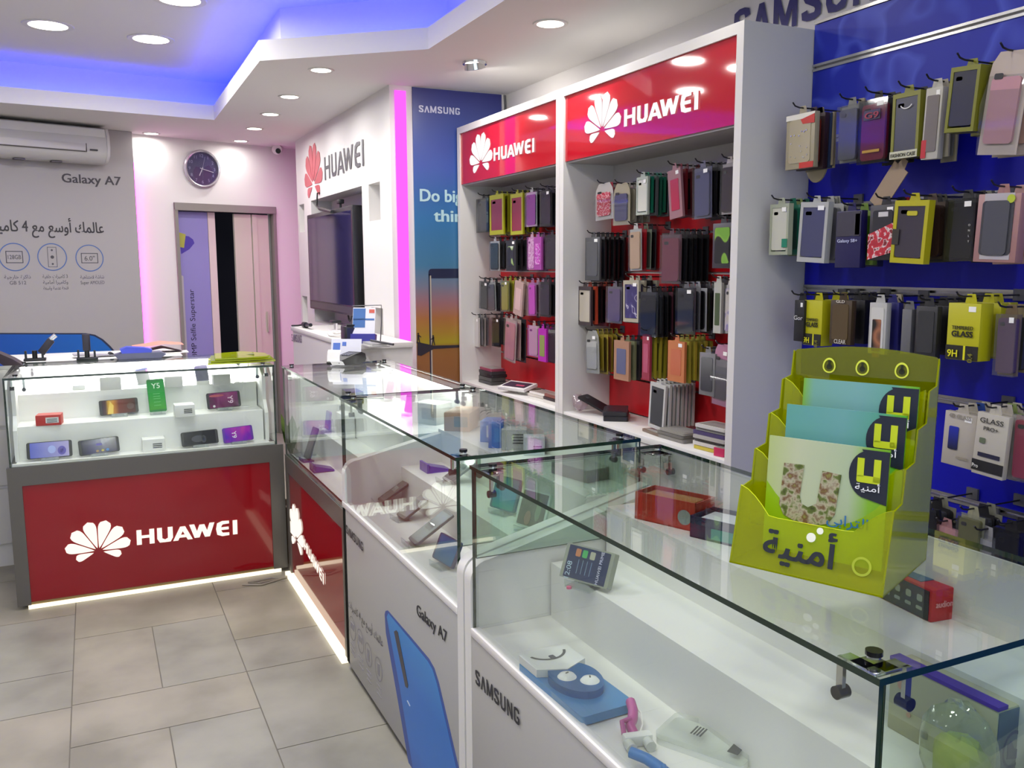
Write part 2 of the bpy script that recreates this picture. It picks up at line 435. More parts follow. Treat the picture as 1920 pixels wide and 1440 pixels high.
for i in range(n):
    j = (i + 1) % n
    st.add([(*LED0[i], ZF - .03), (*LED0[j], ZF - .03), (*LED1[j], ZF - .03), (*LED1[i], ZF - .03), (*LED0[i], ZF - .022), (*LED0[j], ZF - .022), (*LED1[j], ZF - .022), (*LED1[i], ZF - .022)],
           [(0, 1, 2, 3), (4, 7, 6, 5), (0, 4, 5, 1), (3, 2, 6, 7)])
o = st.build('light_strip', glow('#0e2bff', STRIP_BLUE))
tag(o, 'blue LED strip hidden in the ceiling cove', 'light strip')

# walls
struct('wall_right', MB().box(2.34, 2.44, -2.8, 9.3, 0, ZC), WALLP, 'pale wall behind the cabinets and slat panels', 'wall')
struct('wall_left', MB().box(-3.3, -3.2, -2.8, 9.3, 0, ZC), WALLP, 'white side wall across the shop', 'wall')
fw = MB().box(-3.3, -2.6, -2.8, -2.7, 0, ZC).box(2.0, 2.44, -2.8, -2.7, 0, ZC).box(-2.6, 2.0, -2.8, -2.7, 2.35, ZC).box(-2.6, 2.0, -2.8, -2.7, 0, 0.35)
struct('wall_front', fw, WALLP, 'shop front wall round the display window', 'wall')
struct('window_1', MB().box(-2.6, 2.0, -2.76, -2.75, 0.35, 2.35), GLASS, 'unseen shop front window pane', 'window')  # unseen opening, put in to let fill light reach the room

ANG = math.radians(17.5)
U = Vector((math.cos(ANG), math.sin(ANG), 0)); NB = Vector((math.sin(ANG), -math.cos(ANG), 0)); UPV = Vector((0, 0, 1))
A0 = Vector((0.353, 7.48, 0)); B0 = A0 - NB * 0.10
FA = frame(A0, U, UPV); FB = frame(B0, U, UPV)              # board plane and back wall plane: (along, up, out)
D0, D1, DT = 0.345, 1.215, 1.99
wb = MB().box(-4.0, D0, 0, ZS, -0.12, 0, 0, FB).box(D1, 2.1, 0, ZS, -0.12, 0, 0, FB).box(D0, D1, DT, ZS, -0.12, 0, 0, FB)
struct('wall_back', wb, WALLP, 'white back wall with the doorway and clock', 'wall')
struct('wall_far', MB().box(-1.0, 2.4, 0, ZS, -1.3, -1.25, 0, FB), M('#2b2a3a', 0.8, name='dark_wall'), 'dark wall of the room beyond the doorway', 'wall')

# doorway: grey frame, folding door drawn to one side
dr = tag(bpy.data.objects.new('door_1', None), 'grey framed doorway with a cream folding door drawn aside', 'door', None, 'structure'); COL.objects.link(dr); dr.matrix_basis = FB
fr = MB().box(D0 - .012, D0 + .014, 0, DT + .02, -.05, .02).box(D1 - .014, D1 + .012, 0, DT + .02, -.05, .02).box(D0 - .012, D1 + .012, DT - .04, DT + .02, -.05, .025)
fr.build('door_frame', M('#8b8782', 0.4, metal=0.2, name='door_frame_grey'), dr, local=True)
cream = M('#c9c2b6', 0.45, name='cream_pvc')
fd = MB()
u = 0.86
for w, d in ((0.16, 0.0), (0.05, 0.012), (0.115, -0.004)):
    fd.box(u, u + w - .006, .01, DT - .05, -.06 + d, -.035 + d); u += w
fd.build('folding_panel', cream, dr, local=True)
hd = MB().rbox(1.125, 1.14, 0.92, 1.10, -.03, -.012, .006)
hd.build('door_handle', M('#b6ada2', 0.3), dr, local=True)
# banner standing inside the doorway
bt = thing('banner', 'lavender selfie banner standing in the doorway', 'banner', FB)
MB().box(0.352, 0.636, 0.1, 1.945, -.075, -.06).build('banner_panel', M('#8e87c4', 0.5, name='lavender_print'), bt, local=True)
MB().box(0.638, 0.70, 0.1, 1.946, -.09, -.055).build('banner_rail', M('#d8c6c6', 0.5), bt, local=True)
m_ = Matrix.Translation((0.488, 0.72, -.0598)) @ Matrix.Rotation(PI / 2, 4, 'Z')
text('lettering', '10MP Selfie Superstar', M('#23203f', 0.5), bt, m_, 0.046, 0.59, local=True)
MB().prism([(0.40, 1.60), (0.47, 1.64), (0.515, 1.69), (0.505, 1.72), (0.47, 1.745), (0.43, 1.75), (0.39, 1.72)], -.06, -.0585).build('phone_graphic', M('#4a3aa0', 0.5), bt, local=True)
MB().prism([(0.375, 1.66), (0.425, 1.65), (0.445, 1.76), (0.375, 1.78)], -.06, -.0575).build('card_graphic', M('#a9a94a', 0.5), bt, local=True)
MB().rrect(0.392, 1.05, 0.03, 0.75, .012, -.06, -.0585).build('phone_edge_graphic', M('#b8b3bd', 0.4), bt, local=True)

# grey poster board in front of the back wall
pb = thing('poster_board', 'large grey poster board with a blue phone under an air conditioner', 'poster board', FA)
MB().box(-3.2, 0, 0, ZS - .002, -.09, 0).build('board', M('#a6a3a3', 0.55, name='board_grey'), pb, local=True)
Pa = lambda x, y: at_p(x, y, A0, NB)
LA = FA.inverted()
def loc(px, py): v = LA @ Pa(px, py); return (v.x, v.y)
def la_text(body, p0, p1, h, mat, nm='lettering', wt=0.0):
    a, b = loc(*p0), loc(*p1)
    return text(nm, body, mat, pb, Matrix.Translation((a[0], (a[1] + b[1]) / 2, 0)), h, b[0] - a[0], wt, 0.001, local=True)
la_text('Galaxy A7', (116, 342), (227, 347), 0.066, M('#3c3a40', 0.5), wt=0.022)
AR1 = 'عالمك أوسع مع 4 كاميرات'
b1 = loc(195, 437)
text('lettering', AR1, M('#2e2d33', 0.5), pb, Matrix.Translation((b1[0], b1[1] - 0.0, 0)), 0.080, 0.84, 0.020, 0.001, 'RIGHT', True)
ring = M('#4b6aa6', 0.5); inkm = M('#4a4a55', 0.5)
for k, (cx, cy2) in enumerate(((27, 482), (98, 482), (168, 484), (-45, 480))):
    c = loc(cx, cy2); r = 0.100
    mb = MB()
    for i in range(40):
        a0, a1 = 2 * PI * i / 40, 2 * PI * (i + 1) / 40
        mb.add([(c[0] + rr_ * math.cos(a), c[1] + rr_ * math.sin(a), 0.001) for rr_, a in ((r, a0), (r, a1), (r - .007, a1), (r - .007, a0))], [(0, 1, 2, 3)])
    mb.build('icon_ring', ring, pb, local=True)
    ic = MB()
    def line_rect(x, y, w, h, t=.005):
        ic.box(x - w / 2, x + w / 2, y + h / 2 - t, y + h / 2, 0, .0012); ic.box(x - w / 2, x + w / 2, y - h / 2, y - h / 2 + t, 0, .0012)
        ic.box(x - w / 2, x - w / 2 + t, y - h / 2, y + h / 2, 0, .0012); ic.box(x + w / 2 - t, x + w / 2, y - h / 2, y + h / 2, 0, .0012)
    if k == 0: line_rect(c[0], c[1], .11, .085)
    elif k == 1:
        line_rect(c[0], c[1], .062, .145, .003)
        for dy in (.05, 0, -.05): ic.prism(disc(c[0], c[1] + dy, .012 if dy == 0 else .007), 0, .0012)
    else: line_rect(c[0], c[1], .12, .075)
    ic.build('icon', inkm, pb, local=True)
    if k == 0: text('lettering', '128GB', inkm, pb, Matrix.Translation((c[0], c[1] - .014, 0)), .03, .085, .006, .0015, 'CENTER', True)
    if k == 2: text('lettering', '6.0"', inkm, pb, Matrix.Translation((c[0], c[1] - .018, 0)), .036, None, .006, .0015, 'CENTER', True)
    cap = [('ذاكرة خارجية', 'GB 512'), ('3 كاميرات خلفية', 'وكاميرا أمامية', 'فتحة عدسة واسعة'), ('شاشة لامتناهية', 'Super AMOLED'), ('',)][k]
    for q, t in enumerate(cap):
        if t: text('lettering', t, inkm, pb, Matrix.Translation((c[0] + .01, c[1] - .152 - q * .042, 0)), .026, .17 if len(t) > 9 else None, .004, .001, 'CENTER', True)
gp = [loc(*p) for p in ((-260, 626), (160, 627), (176, 630), (190, 638), (203, 650), (216, 664), (222, 676), (226, 700), (-260, 760))]
MB().prism(gp[::-1], 0, .002).build('phone_graphic', ramp_mat('blue_phone_print', [(0, '#0b3a9c'), (0.6, '#0f55b0'), (1, '#1468bc')], 'X', 0.4), pb, local=True)
gq = [loc(*p) for p in ((-260, 623.5), (160, 624.5), (178, 627.5), (193, 636), (207, 649), (220, 664), (216, 664), (203, 650), (190, 638), (176, 630), (160, 627), (-260, 626))]
MB().prism(gq[::-1], .0005, .003).build('phone_edge_graphic', M('#27314f', 0.4), pb, local=True)
# pink light behind the board edge
o = MB().box(0.003, 0.022, 0.6, ZS - .22, -.085, -.055, 0, FA).build('light_strip', glow('#ff28dc', STRIP_PINK * 1.15))
tag(o, 'pink LED strip along the edge of the grey poster board', 'light strip')

# side wall box that carries the television, with its niches
YT0, YT1, XT = 4.97, 7.52, 1.60
tv = MB().box(XT + .16, 2.34, YT0, YT1, 0, ZS)
def col_(y0, y1, holes):
    z = 0.0
    for a, b in holes: tv.box(XT, XT + .16, y0, y1, z, a); z = b
    tv.box(XT, XT + .16, y0, y1, z, ZS)
col_(YT0, 5.19, []); col_(5.19, 5.43, [(1.02, 1.24), (1.775, 2.0)]); col_(5.43, 5.58, []); col_(5.58, 7.02, [(1.06, 2.005)])
col_(7.02, 7.27, []); col_(7.27, 7.46, [(1.03, 1.25), (1.775, 2.0)]); col_(7.46, YT1, [])
struct('wall_side', tv, WALLP, 'white niche wall that carries the television', 'wall')
o = MB().box(XT + .03, XT + .095, YT0 - .012, YT0 - .002, 0.3, ZS - .03).build('light_strip', glow('#ff5af2', 1.35))
tag(o, 'pink LED strip beside the tall sunset poster', 'light strip')
o = MB().box(XT + .04, XT + .07, YT1 + .003, YT1 + .012, 0.3, ZS - .25).build('light_strip', glow('#ff28dc', STRIP_PINK * .95))
tag(o, 'pink LED strip in the far corner beside the television wall', 'light strip')

# ------------------------------------------------------------------ ceiling lamps
def downlight(x, y, z, r, power, label, group, warm='#fff4e6'):
    t = thing('ceiling_lamp', label, 'ceiling lamp', (x, y, z), group)
    MB().lathe([(r, -.004), (r * 1.28, -.006), (r * 1.32, 0), (r * 1.32, .004)], 28).build('lamp_ring', WHITE, t, local=True)
    MB().lathe([(0.0001, -.003), (r * 1.02, -.003)], 28).build('lamp_lens', glow(warm, 9.0), t, local=True)
    l = bpy.data.lights.new('lamp_light', 'AREA'); l.shape = 'DISK'; l.size = r * 1.9; l.energy = power; l.color = (1, 0.965, 0.93); l.spread = math.radians(175)
    lo = bpy.data.objects.new('lamp_light', l); COL.objects.link(lo); lo.parent = t; lo.location = (0, 0, -.012)
    return t
sp_words = ['farthest along the soffit row', 'second from the far end of the soffit row', 'third from the far end of the soffit row', 'nearest of the soffit row by the television wall']
for k, (px, py) in enumerate(((477, 241), (507, 214), (543, 181), (602, 131))):
    p = at_z(px, py, ZS); downlight(p.x, p.y, ZS, .052, LAMP_W, 'small round downlight, ' + sp_words[k], 'soffit downlights')
p = at_z(1032, 44, ZS); downlight(p.x, p.y, ZS, .058, LAMP_W, 'round downlight above the red cabinet signs', 'soffit downlights')
for k, (px, py, wd) in enumerate(((283, 251, 'over the doorway beside the board edge'), (450, 265, 'over the doorway beside the camera'))):
    p = at_z(px, py, ZS); downlight(p.x, p.y - .03, ZS, .05, LAMP_W * .32, 'small downlight ' + wd, 'soffit downlights')
for k, (x, y) in enumerate(((1.84, 2.5), (1.84, 1.5), (1.84, 0.5), (1.84, -.5))):
    downlight(x, y, ZS, .055, LAMP_W * .12, 'downlight of the row above the slat wall, ' + ('first', 'second', 'third', 'last')[k], 'soffit downlights')
for k, (px, py, wd) in enumerate(((90, 47, 'nearest the air conditioner'), (283, 73, 'nearest the zigzag corner'))):
    p = at_z(px, py, ZC); downlight(p.x, p.y, ZC, .098, LAMP_BIG, 'large round lamp on the raised ceiling, ' + wd, 'raised ceiling lamps')
for k, (y, wd) in enumerate(((4.79, 'second'), (3.75, 'third'), (2.6, 'fourth'), (1.4, 'fifth'), (.2, 'sixth'), (-1.0, 'seventh'))):
    for x, sd in ((.04, 'outer'), (.48, 'inner')):
        downlight(x, y, ZC, .098, LAMP_BIG, 'large lamp of the %s pair on the raised ceiling, %s one' % (wd, sd), 'raised ceiling lamps')
for k, (x, y) in enumerate(((-1.5, 5.2), (-1.5, 3.4), (-1.5, 1.6), (-1.5, -.2))):
    downlight(x, y, ZC, .098, LAMP_BIG, 'large ceiling lamp on the far side of the shop, ' + ('first', 'second', 'third', 'fourth')[k], 'raised ceiling lamps')
# tilting spot
p = at_z(890, 117, ZS)
g = thing('ceiling_spot', 'tilted chrome spotlight on the soffit above the far cabinet', 'ceiling lamp', (p.x, p.y, ZS))
MB().lathe([(.03, -.012), (.062, -.010), (.064, 0)], 24).build('spot_ring', CHROME, g, local=True)
R_ = Matrix.Translation((0, 0, -.02)) @ Matrix.Rotation(math.radians(-14), 4, 'Y') @ Matrix.Rotation(math.radians(12), 4, 'X')
MB().lathe([(.05, .02), (.054, -.012), (.046, -.014)], 24, 0, R_).build('spot_head', CHROME, g, local=True)
MB().lathe([(.0001, -.013), (.046, -.013)], 24, 0, R_).build('lamp_lens', glow('#fff6ea', 7.0), g, local=True)
l = bpy.data.lights.new('lamp_light', 'AREA'); l.shape = 'DISK'; l.size = .09; l.energy = LAMP_W; l.color = (1, .95, .89)
lo = bpy.data.objects.new('lamp_light', l); COL.objects.link(lo); lo.parent = g; lo.matrix_basis = R_ @ Matrix.Translation((0, 0, -.02))

# security camera
c_ = at_p(512, 277, B0, NB) + NB * .09
g = thing('security_camera', 'white bullet security camera under the soffit corner', 'camera', (c_.x, c_.y, c_.z))
MB().cyl((0, 0, .06), (0, .02, .012), .009, n=10).cyl((0, 0, .075), (0, 0, .055), .03, n=16).build('bracket', WHITE, g, local=True)
MB().cyl((.02, .08, .0), (-.02, -.04, -.03), .042, n=18).build('camera_body', WHITE, g, local=True)
MB().cyl((-.008, -.04, -.040), (-.010, -.046, -.0415), .022, n=18).build('lens_window', BLACKM, g, local=True)
# ------------------------------------------------------------------ glass counters
ZT = 1.03
def pane(name, parent, x0, x1, y0, y1, z0, z1, mat=None):
    d = (abs(x1 - x0), abs(y1 - y0), abs(z1 - z0)); thin = d.index(min(d))
    mb = MB().box(x0, x1, y0, y1, z0, z1)
    for i, f in enumerate(mb.f):
        ax = 2 if i < 2 else (1 if i in (2, 4) else 0)
        mb.m[i] = 0 if ax == thin else 1
    return mb.build(name, [mat or GLASS, GEDGE], parent, smooth=False)
def clamp(parent, x, y, sx, sy, z=ZT, big=1.0):
    """Corner fitting: cap on the top sheet, two arms hanging behind the panes with round bolts."""
    r = .0105 * big
    mb = MB().cyl((x, y, z), (x, y, z + .005 * big), r * .8, n=14, mi=0).cyl((x, y, z + .003), (x, y, z + .009 * big), r, n=14, mi=1)
    mb.rbox(x - .022, x + .022, y - .022, y + .022, z - .014, z - .009, .002, 0)
    ax_, ay_ = x - sx * .018, y + sy * .032                     # arm on the long pane, bolt through it
    mb.box(ax_ - .003, ax_ + .003, ay_ - .005, ay_ + .005, z - .055 * big, z - .009, 0).cyl((ax_ - .008, ay_, z - .055 * big), (ax_ + .010, ay_, z - .055 * big), .0085 * big, n=14, mi=2)
    bx_, by_ = x + sx * .032, y - sy * .022                     # arm on the end pane
    mb.box(bx_ - .005, bx_ + .005, by_ - .003, by_ + .003, z - .055 * big, z - .009, 0).cyl((bx_, by_ - .008, z - .055 * big), (bx_, by_ + .010, z - .055 * big), .0085 * big, n=14, mi=2)
    mb.box(min(x, ax_), max(x, ax_), min(y, ay_) - .004, max(y, ay_) + .004, z - .013, z - .009, 0).box(min(x, bx_) - .004, max(x, bx_) + .004, min(y, by_), max(y, by_), z - .013, z - .009, 0)
    return mb.build('glass_clamp', [CHROME, BLACKM, M('#55565c', .2, metal=.9)], parent)
def side_panel(parent, y0, y1, x0, x1, zl, zh, z0=0.03):
    pts = [(x0, z0), (x1, z0), (x1, zh)]
    r = .05
    pts += [(x0 + r, zl)]
    for a in range(15, 91, 15):
        t = math.radians(90 + a); pts.append((x0 + r + r * math.cos(t), zl - r + r * math.sin(t)))
    fr_ = frame((0, (y0 + y1) / 2, 0), (1, 0, 0), (0, 0, 1))        # local z = -y
    h = abs(y1 - y0) / 2
    return MB().prism(pts, -h, h, 0, fr_).build('side_panel', LAM, parent)
def white_counter(label, x0, x1, y0, y1, zd, near_panel, far_panel, group=None):
    c = thing('display_counter', label, 'glass counter', ((x0 + x1) / 2, (y0 + y1) / 2, 0), group)
    MB().box(x0 + .03, x1 - .02, y0 + .01, y1 - .01, 0, .04).build('plinth', DARK, c)
    MB().rbox(x0, x0 + .02, y0, y1, .025, zd - .012, .002).build('front_panel', M('#a9a9a6', 0.4, name='grey_white_panel'), c)
    MB().rbox(x0 - .002, x0 + .022, y0, y1, zd - .012, zd + .008, .002).build('front_rail', M('#e4e2e0', 0.35), c)
    MB().box(x0 + .025, x1, y0, y1, zd - .02, zd).build('deck', LAM, c)
    MB().box(x0 + .215, x1, y0, y1 - .01, zd, .76).build('lower_step', LAM, c)
    MB().box(x0 + .375, x1 - .012, y0, y1 - .012, .76, .885).build('upper_step', LAM, c)
    pane('front_glass', c, x0 + .004, x0 + .012, y0 + .004, y1 - .004, zd - .005, ZT - .009)
    pane('top_glass', c, x0, x1, y0, y1, ZT - .009, ZT)
    if near_panel: side_panel(c, y0 - .04, y0 - .001, x0, x1, .79, .91)
    if far_panel: side_panel(c, y1 + .001, y1 + .04, x0, x1, .79, .91)
    pane('end_glass', c, x0 + .013, x1, y0 + .002, y0 + .009, .80, ZT - .010, GLASS2)
    if far_panel: pane('end_glass', c, x0 + .013, x1, y1 - .009, y1 - .002, .80, ZT - .010, GLASS2)
    MB().box(x1 - .011, x1 - .005, y0 + .01, (y0 + y1) / 2 + .03, .885, ZT - .012).build('sliding_door', M('#c9ccc8', .3, name='frosted_panel'), c)
    MB().box(x1 - .004, x1 + .002, (y0 + y1) / 2 - .03, y1 - .01, .885, ZT - .012).build('sliding_door', M('#c9ccc8', .3), c)
    MB().box(x1 - .012, x1 + .008, y0, y1, .02, .885).build('back_panel', LAM, c)
    for xx, sx in ((x0 + .04, 1), (x1 - .04, -1)):
        for yy, sy in ((y0 + .045, 1), (y1 - .045, -1)): clamp(c, xx, yy, sx, sy)
    return c
XF = 0.785
c1 = white_counter('white glass counter nearest the camera with a yellow brochure holder on top', XF, 1.33, .675, 1.885, .617, True, True, 'white glass counters')
c2 = white_counter('white glass counter with a blue phone printed on its front', XF, 1.33, 1.975, 3.10, .637, True, False, 'white glass counters')
side_panel(c2, 3.060, 3.098, XF, 1.33, .80, .91)
def front_text(parent, body, bl, br, tl, mat=INK, wt=0.0, X=XF, out=-.001, name='lettering', shear=0.0):
    P0, P1, T = at_x(*bl, X + out), at_x(*br, X + out), at_x(*tl, X + out)
    return text_px(name, body, mat, parent, P0, P1, (0, 0, 1), T.z - P0.z, wt, .0004, shear)
front_text(c1, 'SΛMSUNG', (891.7, 1281.7), (976, 1363), (890.7, 1253), wt=.03)
front_text(c2, 'SΛMSUNG', (649, 999), (681.7, 1035), (649, 983), wt=.02)
front_text(c2, 'Galaxy A7', (781.7, 1151.7), (839, 1206.7), (781.7, 1131), wt=.02)
front_text(c2, AR1, (653, 1136), (718, 1214), (653, 1122), M('#55535a', .5))
def px_poly(parent, name, pts, mat, X, d=.001, thick=.001):
    P = [at_x(px, py, X) for px, py in pts]
    fr_ = frame((X, 0, 0), (0, -1, 0), (0, 0, 1))
    poly = [(-p.y, p.z) for p in P]
    a = sum(poly[i - 1][0] * poly[i][1] - poly[i][0] * poly[i - 1][1] for i in range(len(poly)))
    if a < 0: poly = poly[::-1]
    return MB().prism(poly, d, d + thick, 0, fr_).build(name, mat, parent)
T3 = lambda x, y: (640 + x / 3, 960 + y / 3)
px_poly(c2, 'phone_edge_graphic', [T3(*p) for p in ((245, 575), (250, 556), (262, 553), (385, 695), (495, 826), (524, 878), (550, 960), (662, 1440), (720, 1700), (445, 1700), (385, 1440), (300, 950), (252, 680))], M('#2b4b9a', .4), XF, .0004, .0006)
px_poly(c2, 'phone_graphic', [T3(*p) for p in ((258, 590), (266, 570), (385, 712), (488, 838), (515, 885), (540, 965), (650, 1440), (708, 1700), (470, 1700), (405, 1440), (330, 980))], ramp_mat('blue_phone_front', [(0, '#3146a8'), (.35, '#2271c9'), (.7, '#1c6fc6'), (1, '#2a86cf')], 'Z', .35), XF, .0012, .0005)
px_poly(c2, 'camera_graphic', [T3(*p) for p in ((300, 672), (312, 664), (322, 676), (380, 975), (376, 990), (364, 980))], M('#23243a', .3), XF, .002, .0006)
px_poly(c2, 'logo_graphic', [T3(*p) for p in ((372, 1060), (376, 1058), (392, 1090), (388, 1092))], M('#c6d6ee', .4), XF, .002, .0006)
for k, (cx, cy2) in enumerate(((661, 1178), (676, 1202), (691, 1228), (710, 1255))):
    c = at_x(cx, cy2, XF); mb = MB(); r = at_x(cx, cy2 - 21, XF).z - c.z
    fr_ = frame((XF, c.y, c.z), (0, -1, 0), (0, 0, 1))
    for i in range(28):
        a0, a1 = 2 * PI * i / 28, 2 * PI * (i + 1) / 28
        mb.add([(q * math.cos(a), q * math.sin(a), .001) for q, a in ((r, a0), (r, a1), (r * .93, a1), (r * .93, a0))], [(0, 1, 2, 3)], 0, fr_)
    if k < 2: mb.box(-r * .5, r * .5, -r * .1, r * .45, 0, .0012, 0, fr_)
    else: mb.box(-r * .25, r * .25, -r * .5, r * .5, 0, .0012, 0, fr_)
    for q in range(3): mb.box(-r * .6, r * .6, -r * (1.5 + q * .4), -r * (1.42 + q * .4), 0, .0012, 0, fr_)
    mb.build('icon', M('#8c8a8e', .5), c2)
# round sticker on the side of the nearest counter's step is left plain; clear price stickers below

# red fronted counters: grey metal frame round a red acrylic panel, lit plinth, lit logo
def flower_on(parent, mat, fr_, R, sx=1.0, d=.002):
    mb = MB(); petals(mb, R, 0, 0, 0, d, 0, fr_, sx); return mb.build('flower_logo', mat, parent)
LOGO = glow('#fff6e6', 1.15, 'lit_logo')
cl = thing('display_counter', 'glass showcase with lit white steps and a red front, at the back', 'glass counter', (.2, 4.6, 0), 'red fronted glass counters')
LX0, LX1, LY0, LY1 = -.365, .77, 4.27, 4.94
mb = MB().box(LX0 - .012, LX0 + .042, LY0, LY0 + .03, .018, .64).box(LX1 - .04, LX1 + .028, LY0, LY0 + .03, .018, .64).box(LX0 + .042, LX1 - .04, LY0, LY0 + .03, .557, .64)
mb.box(LX0, LX0 + .02, LY0 + .03, LY1, .018, .64).box(LX1 - .02, LX1, LY0 + .03, LY1, .018, .64)
mb.build('metal_frame', GREYM, cl)
MB().box(LX0 + .042, LX1 - .04, LY0 + .008, LY0 + .02, .030, .557).build('red_panel', REDP, cl)
MB().box(LX0 + .042, LX1 - .04, LY0 + .002, LY0 + .02, .019, .030).build('gold_trim', M('#b09868', .3, metal=.8), cl)
MB().box(LX0 + .03, LX1 - .005, LY0 - .004, LY0 + .012, .001, .018).build('plinth_light', glow('#fff2d4', 1.6), cl)
P0, P1, T = at_y(257, 1022, LY0 + .006), at_y(445, 1001, LY0 + .006), at_y(257, 994, LY0 + .006)
text_px('lettering', 'HUAWEI', LOGO, cl, P0, P1, (0, 0, 1), T.z - P0.z, .035, .002)
Pb = at_y(185, 1033, LY0 + .006)
flower_on(cl, LOGO, frame(Pb, (1, 0, 0), (0, 0, 1)), .143)
MB().box(LX0 + .02, LX1 - .02, LY0 + .03, LY1, .62, .64).build('deck', LAMW, cl)
MB().box(LX0 + .03, LX1 - .035, 4.43, LY1, .64, .79).build('lower_step', LAMW, cl)
MB().box(LX0 + .03, LX1 - .035, 4.60, LY1, .79, .913).build('upper_step', LAMW, cl)
MB().box(LX0 + .02, LX1 - .02, LY1 - .02, LY1, .04, ZT - .012).build('back_panel', LAMW, cl)
for xx in (LX0 + .012, LX1 - .032):
    fr_ = frame((xx + .01, 0, 0), (0, -1, 0), (0, 0, 1))
    poly = [(-4.40, .64), (-4.40, .78), (-4.45, .84), (-4.45, .96), (-4.52, 1.0), (-4.94, 1.0), (-4.94, .64)]
    MB().prism(poly[::-1], -.008, .008, 0, fr_).build('stepped_side', LAMW, cl)
MB().box(LX0 + .028, LX1 - .028, 4.858, 4.922, ZT - .0138, ZT - .0095).build('light_channel', M('#dcdcd8', .4), cl)
MB().box(LX0 + .03, LX1 - .03, 4.86, 4.92, ZT - .020, ZT - .014).build('light_strip', glow('#fffdf8', 90.0), cl)
pane('front_glass', cl, LX0, LX1, LY0 + .004, LY0 + .011, .642, ZT - .009)
pane('top_glass', cl, LX0, LX1, LY0, LY1, ZT - .009, ZT)
pane('end_glass', cl, LX0, LX0 + .007, LY0 + .012, LY1 - .02, .642, ZT - .010)
pane('end_glass', cl, LX1 - .007, LX1, LY0 + .012, LY1 - .02, .642, ZT - .010)
MB().box(LX0 + .01, LX1 - .01, LY0 + .014, LY0 + .03, .64, .652).build('glass_rail', M('#e8e6e0', .4), cl)
for xx, sx in ((LX0 + .045, 1), (LX1 - .045, -1)):
    for yy, sy in ((LY0 + .05, 1), (LY1 - .06, -1)): clamp(cl, xx, yy, sx, sy)

c3 = thing('display_counter', 'glass counter with red front turning the corner, card terminal on top', 'glass counter', (1.05, 3.66, 0), 'red fronted glass counters')
X3, X3b, Y3a, Y3b = .795, 1.33, 3.115, 4.225
mb = MB().box(X3, X3 + .03, Y3a, Y3a + .05, .018, .60).box(X3, X3 + .03, Y3b - .05, Y3b, .018, .60).box(X3, X3 + .03, Y3a + .05, Y3b - .05, .52, .60)
mb.box(X3 + .03, X3b, Y3a, Y3a + .018, .018, .60).box(X3 + .03, X3b, Y3b - .018, Y3b, .018, .60)
mb.build('metal_frame', GREYM, c3)
MB().box(X3 + .008, X3 + .02, Y3a + .05, Y3b - .05, .024, .52).build('red_panel', REDP, c3)
MB().box(X3 - .022, X3 + .012, Y3a + .02, Y3b - .01, .001, .018).build('plinth_light', glow('#fff2d4', 1.6), c3)
front_text(c3, 'HUAWEI', (570, 1029), (608, 1097), (568.5, 1008), LOGO, .03, X3 + .008, -.002)
Pb = at_x(556.0, 1012, X3 + .006); Tp = at_x(556.5, 950, X3 + .006)
flower_on(c3, LOGO, frame(Pb, (0, -1, 0), (0, 0, 1)), Tp.z - Pb.z)
MB().box(X3 + .02, X3b, Y3a + .018, Y3b - .018, .57, .60).build('deck', LAMW, c3)
MB().box(X3 + .14, X3b, Y3a + .02, Y3b - .09, .60, .73).build('lower_step', LAMW, c3)
MB().box(X3 + .24, X3b - .014, Y3a + .02, Y3b - .1, .73, .86).build('upper_step', LAMW, c3)
MB().box(X3 + .07, X3b - .014, Y3b - .085, Y3b - .03, .60, .995).build('stepped_side', LAMW, c3)
MB().box(X3b - .012, X3b, Y3a, Y3b, .04, ZT - .03).build('back_panel', LAMW, c3)
pane('front_glass', c3, X3 + .004, X3 + .012, Y3a + .002, Y3b - .004, .602, ZT - .009)
pane('top_glass', c3, X3, X3b, Y3a, Y3b, ZT - .009, ZT)
pane('end_glass', c3, X3 + .013, X3b - .013, Y3a + .002, Y3a + .009, .602, ZT - .010)
MB().box(X3b - .06, X3b - .02, Y3a + .03, Y3b - .05, ZT - .020, ZT - .014).build('light_strip', glow('#fffdf8', 34.0), c3)
MB().box(X3b - .062, X3b - .018, Y3a + .028, Y3b - .048, ZT - .0138, ZT - .0095).build('light_channel', M('#c9c9c6', .4), c3)
for xx, sx in ((X3 + .04, 1), (X3b - .04, -1)):
    for yy, sy in ((Y3a + .045, 1), (Y3b - .045, -1)): clamp(c3, xx, yy, sx, sy)

# white cabinet behind the lit showcase
bc = thing('back_cabinet', 'white cabinet standing behind the lit showcase under the blue phone poster', 'cabinet', (0, 5.2, 0))
MB().rbox(-.95, .42, 4.955, 5.42, 1.0, 1.03, .004).build('worktop', LAM, bc)
MB().box(-.93, .40, 4.97, 5.40, 0, 1.0).build('body', WHITE, bc)
mb = MB()
for z in (.12, .42, .72): mb.box(-.90, -.40, 4.955, 4.968, z, z + .28)
mb.build('drawer_front', M('#c9c7c3', .4), bc)

# white bench under the television
be = thing('display_bench', 'white bench under the television with cables and a camera on it', 'bench', (1.43, 5.4, 0))
MB().rbox(1.25, 1.597, 4.62, 6.24, 1.05, 1.08, .004).build('bench_top', WHITE, be)
MB().box(1.26, 1.597, 4.64, 6.22, 0, 1.05).build('body', WHITE, be)
front_text(be, 'SΛMSUNG', (547, 640), (566, 643), (547, 626), M('#6c6470', .5), .015, 1.26, -.002)

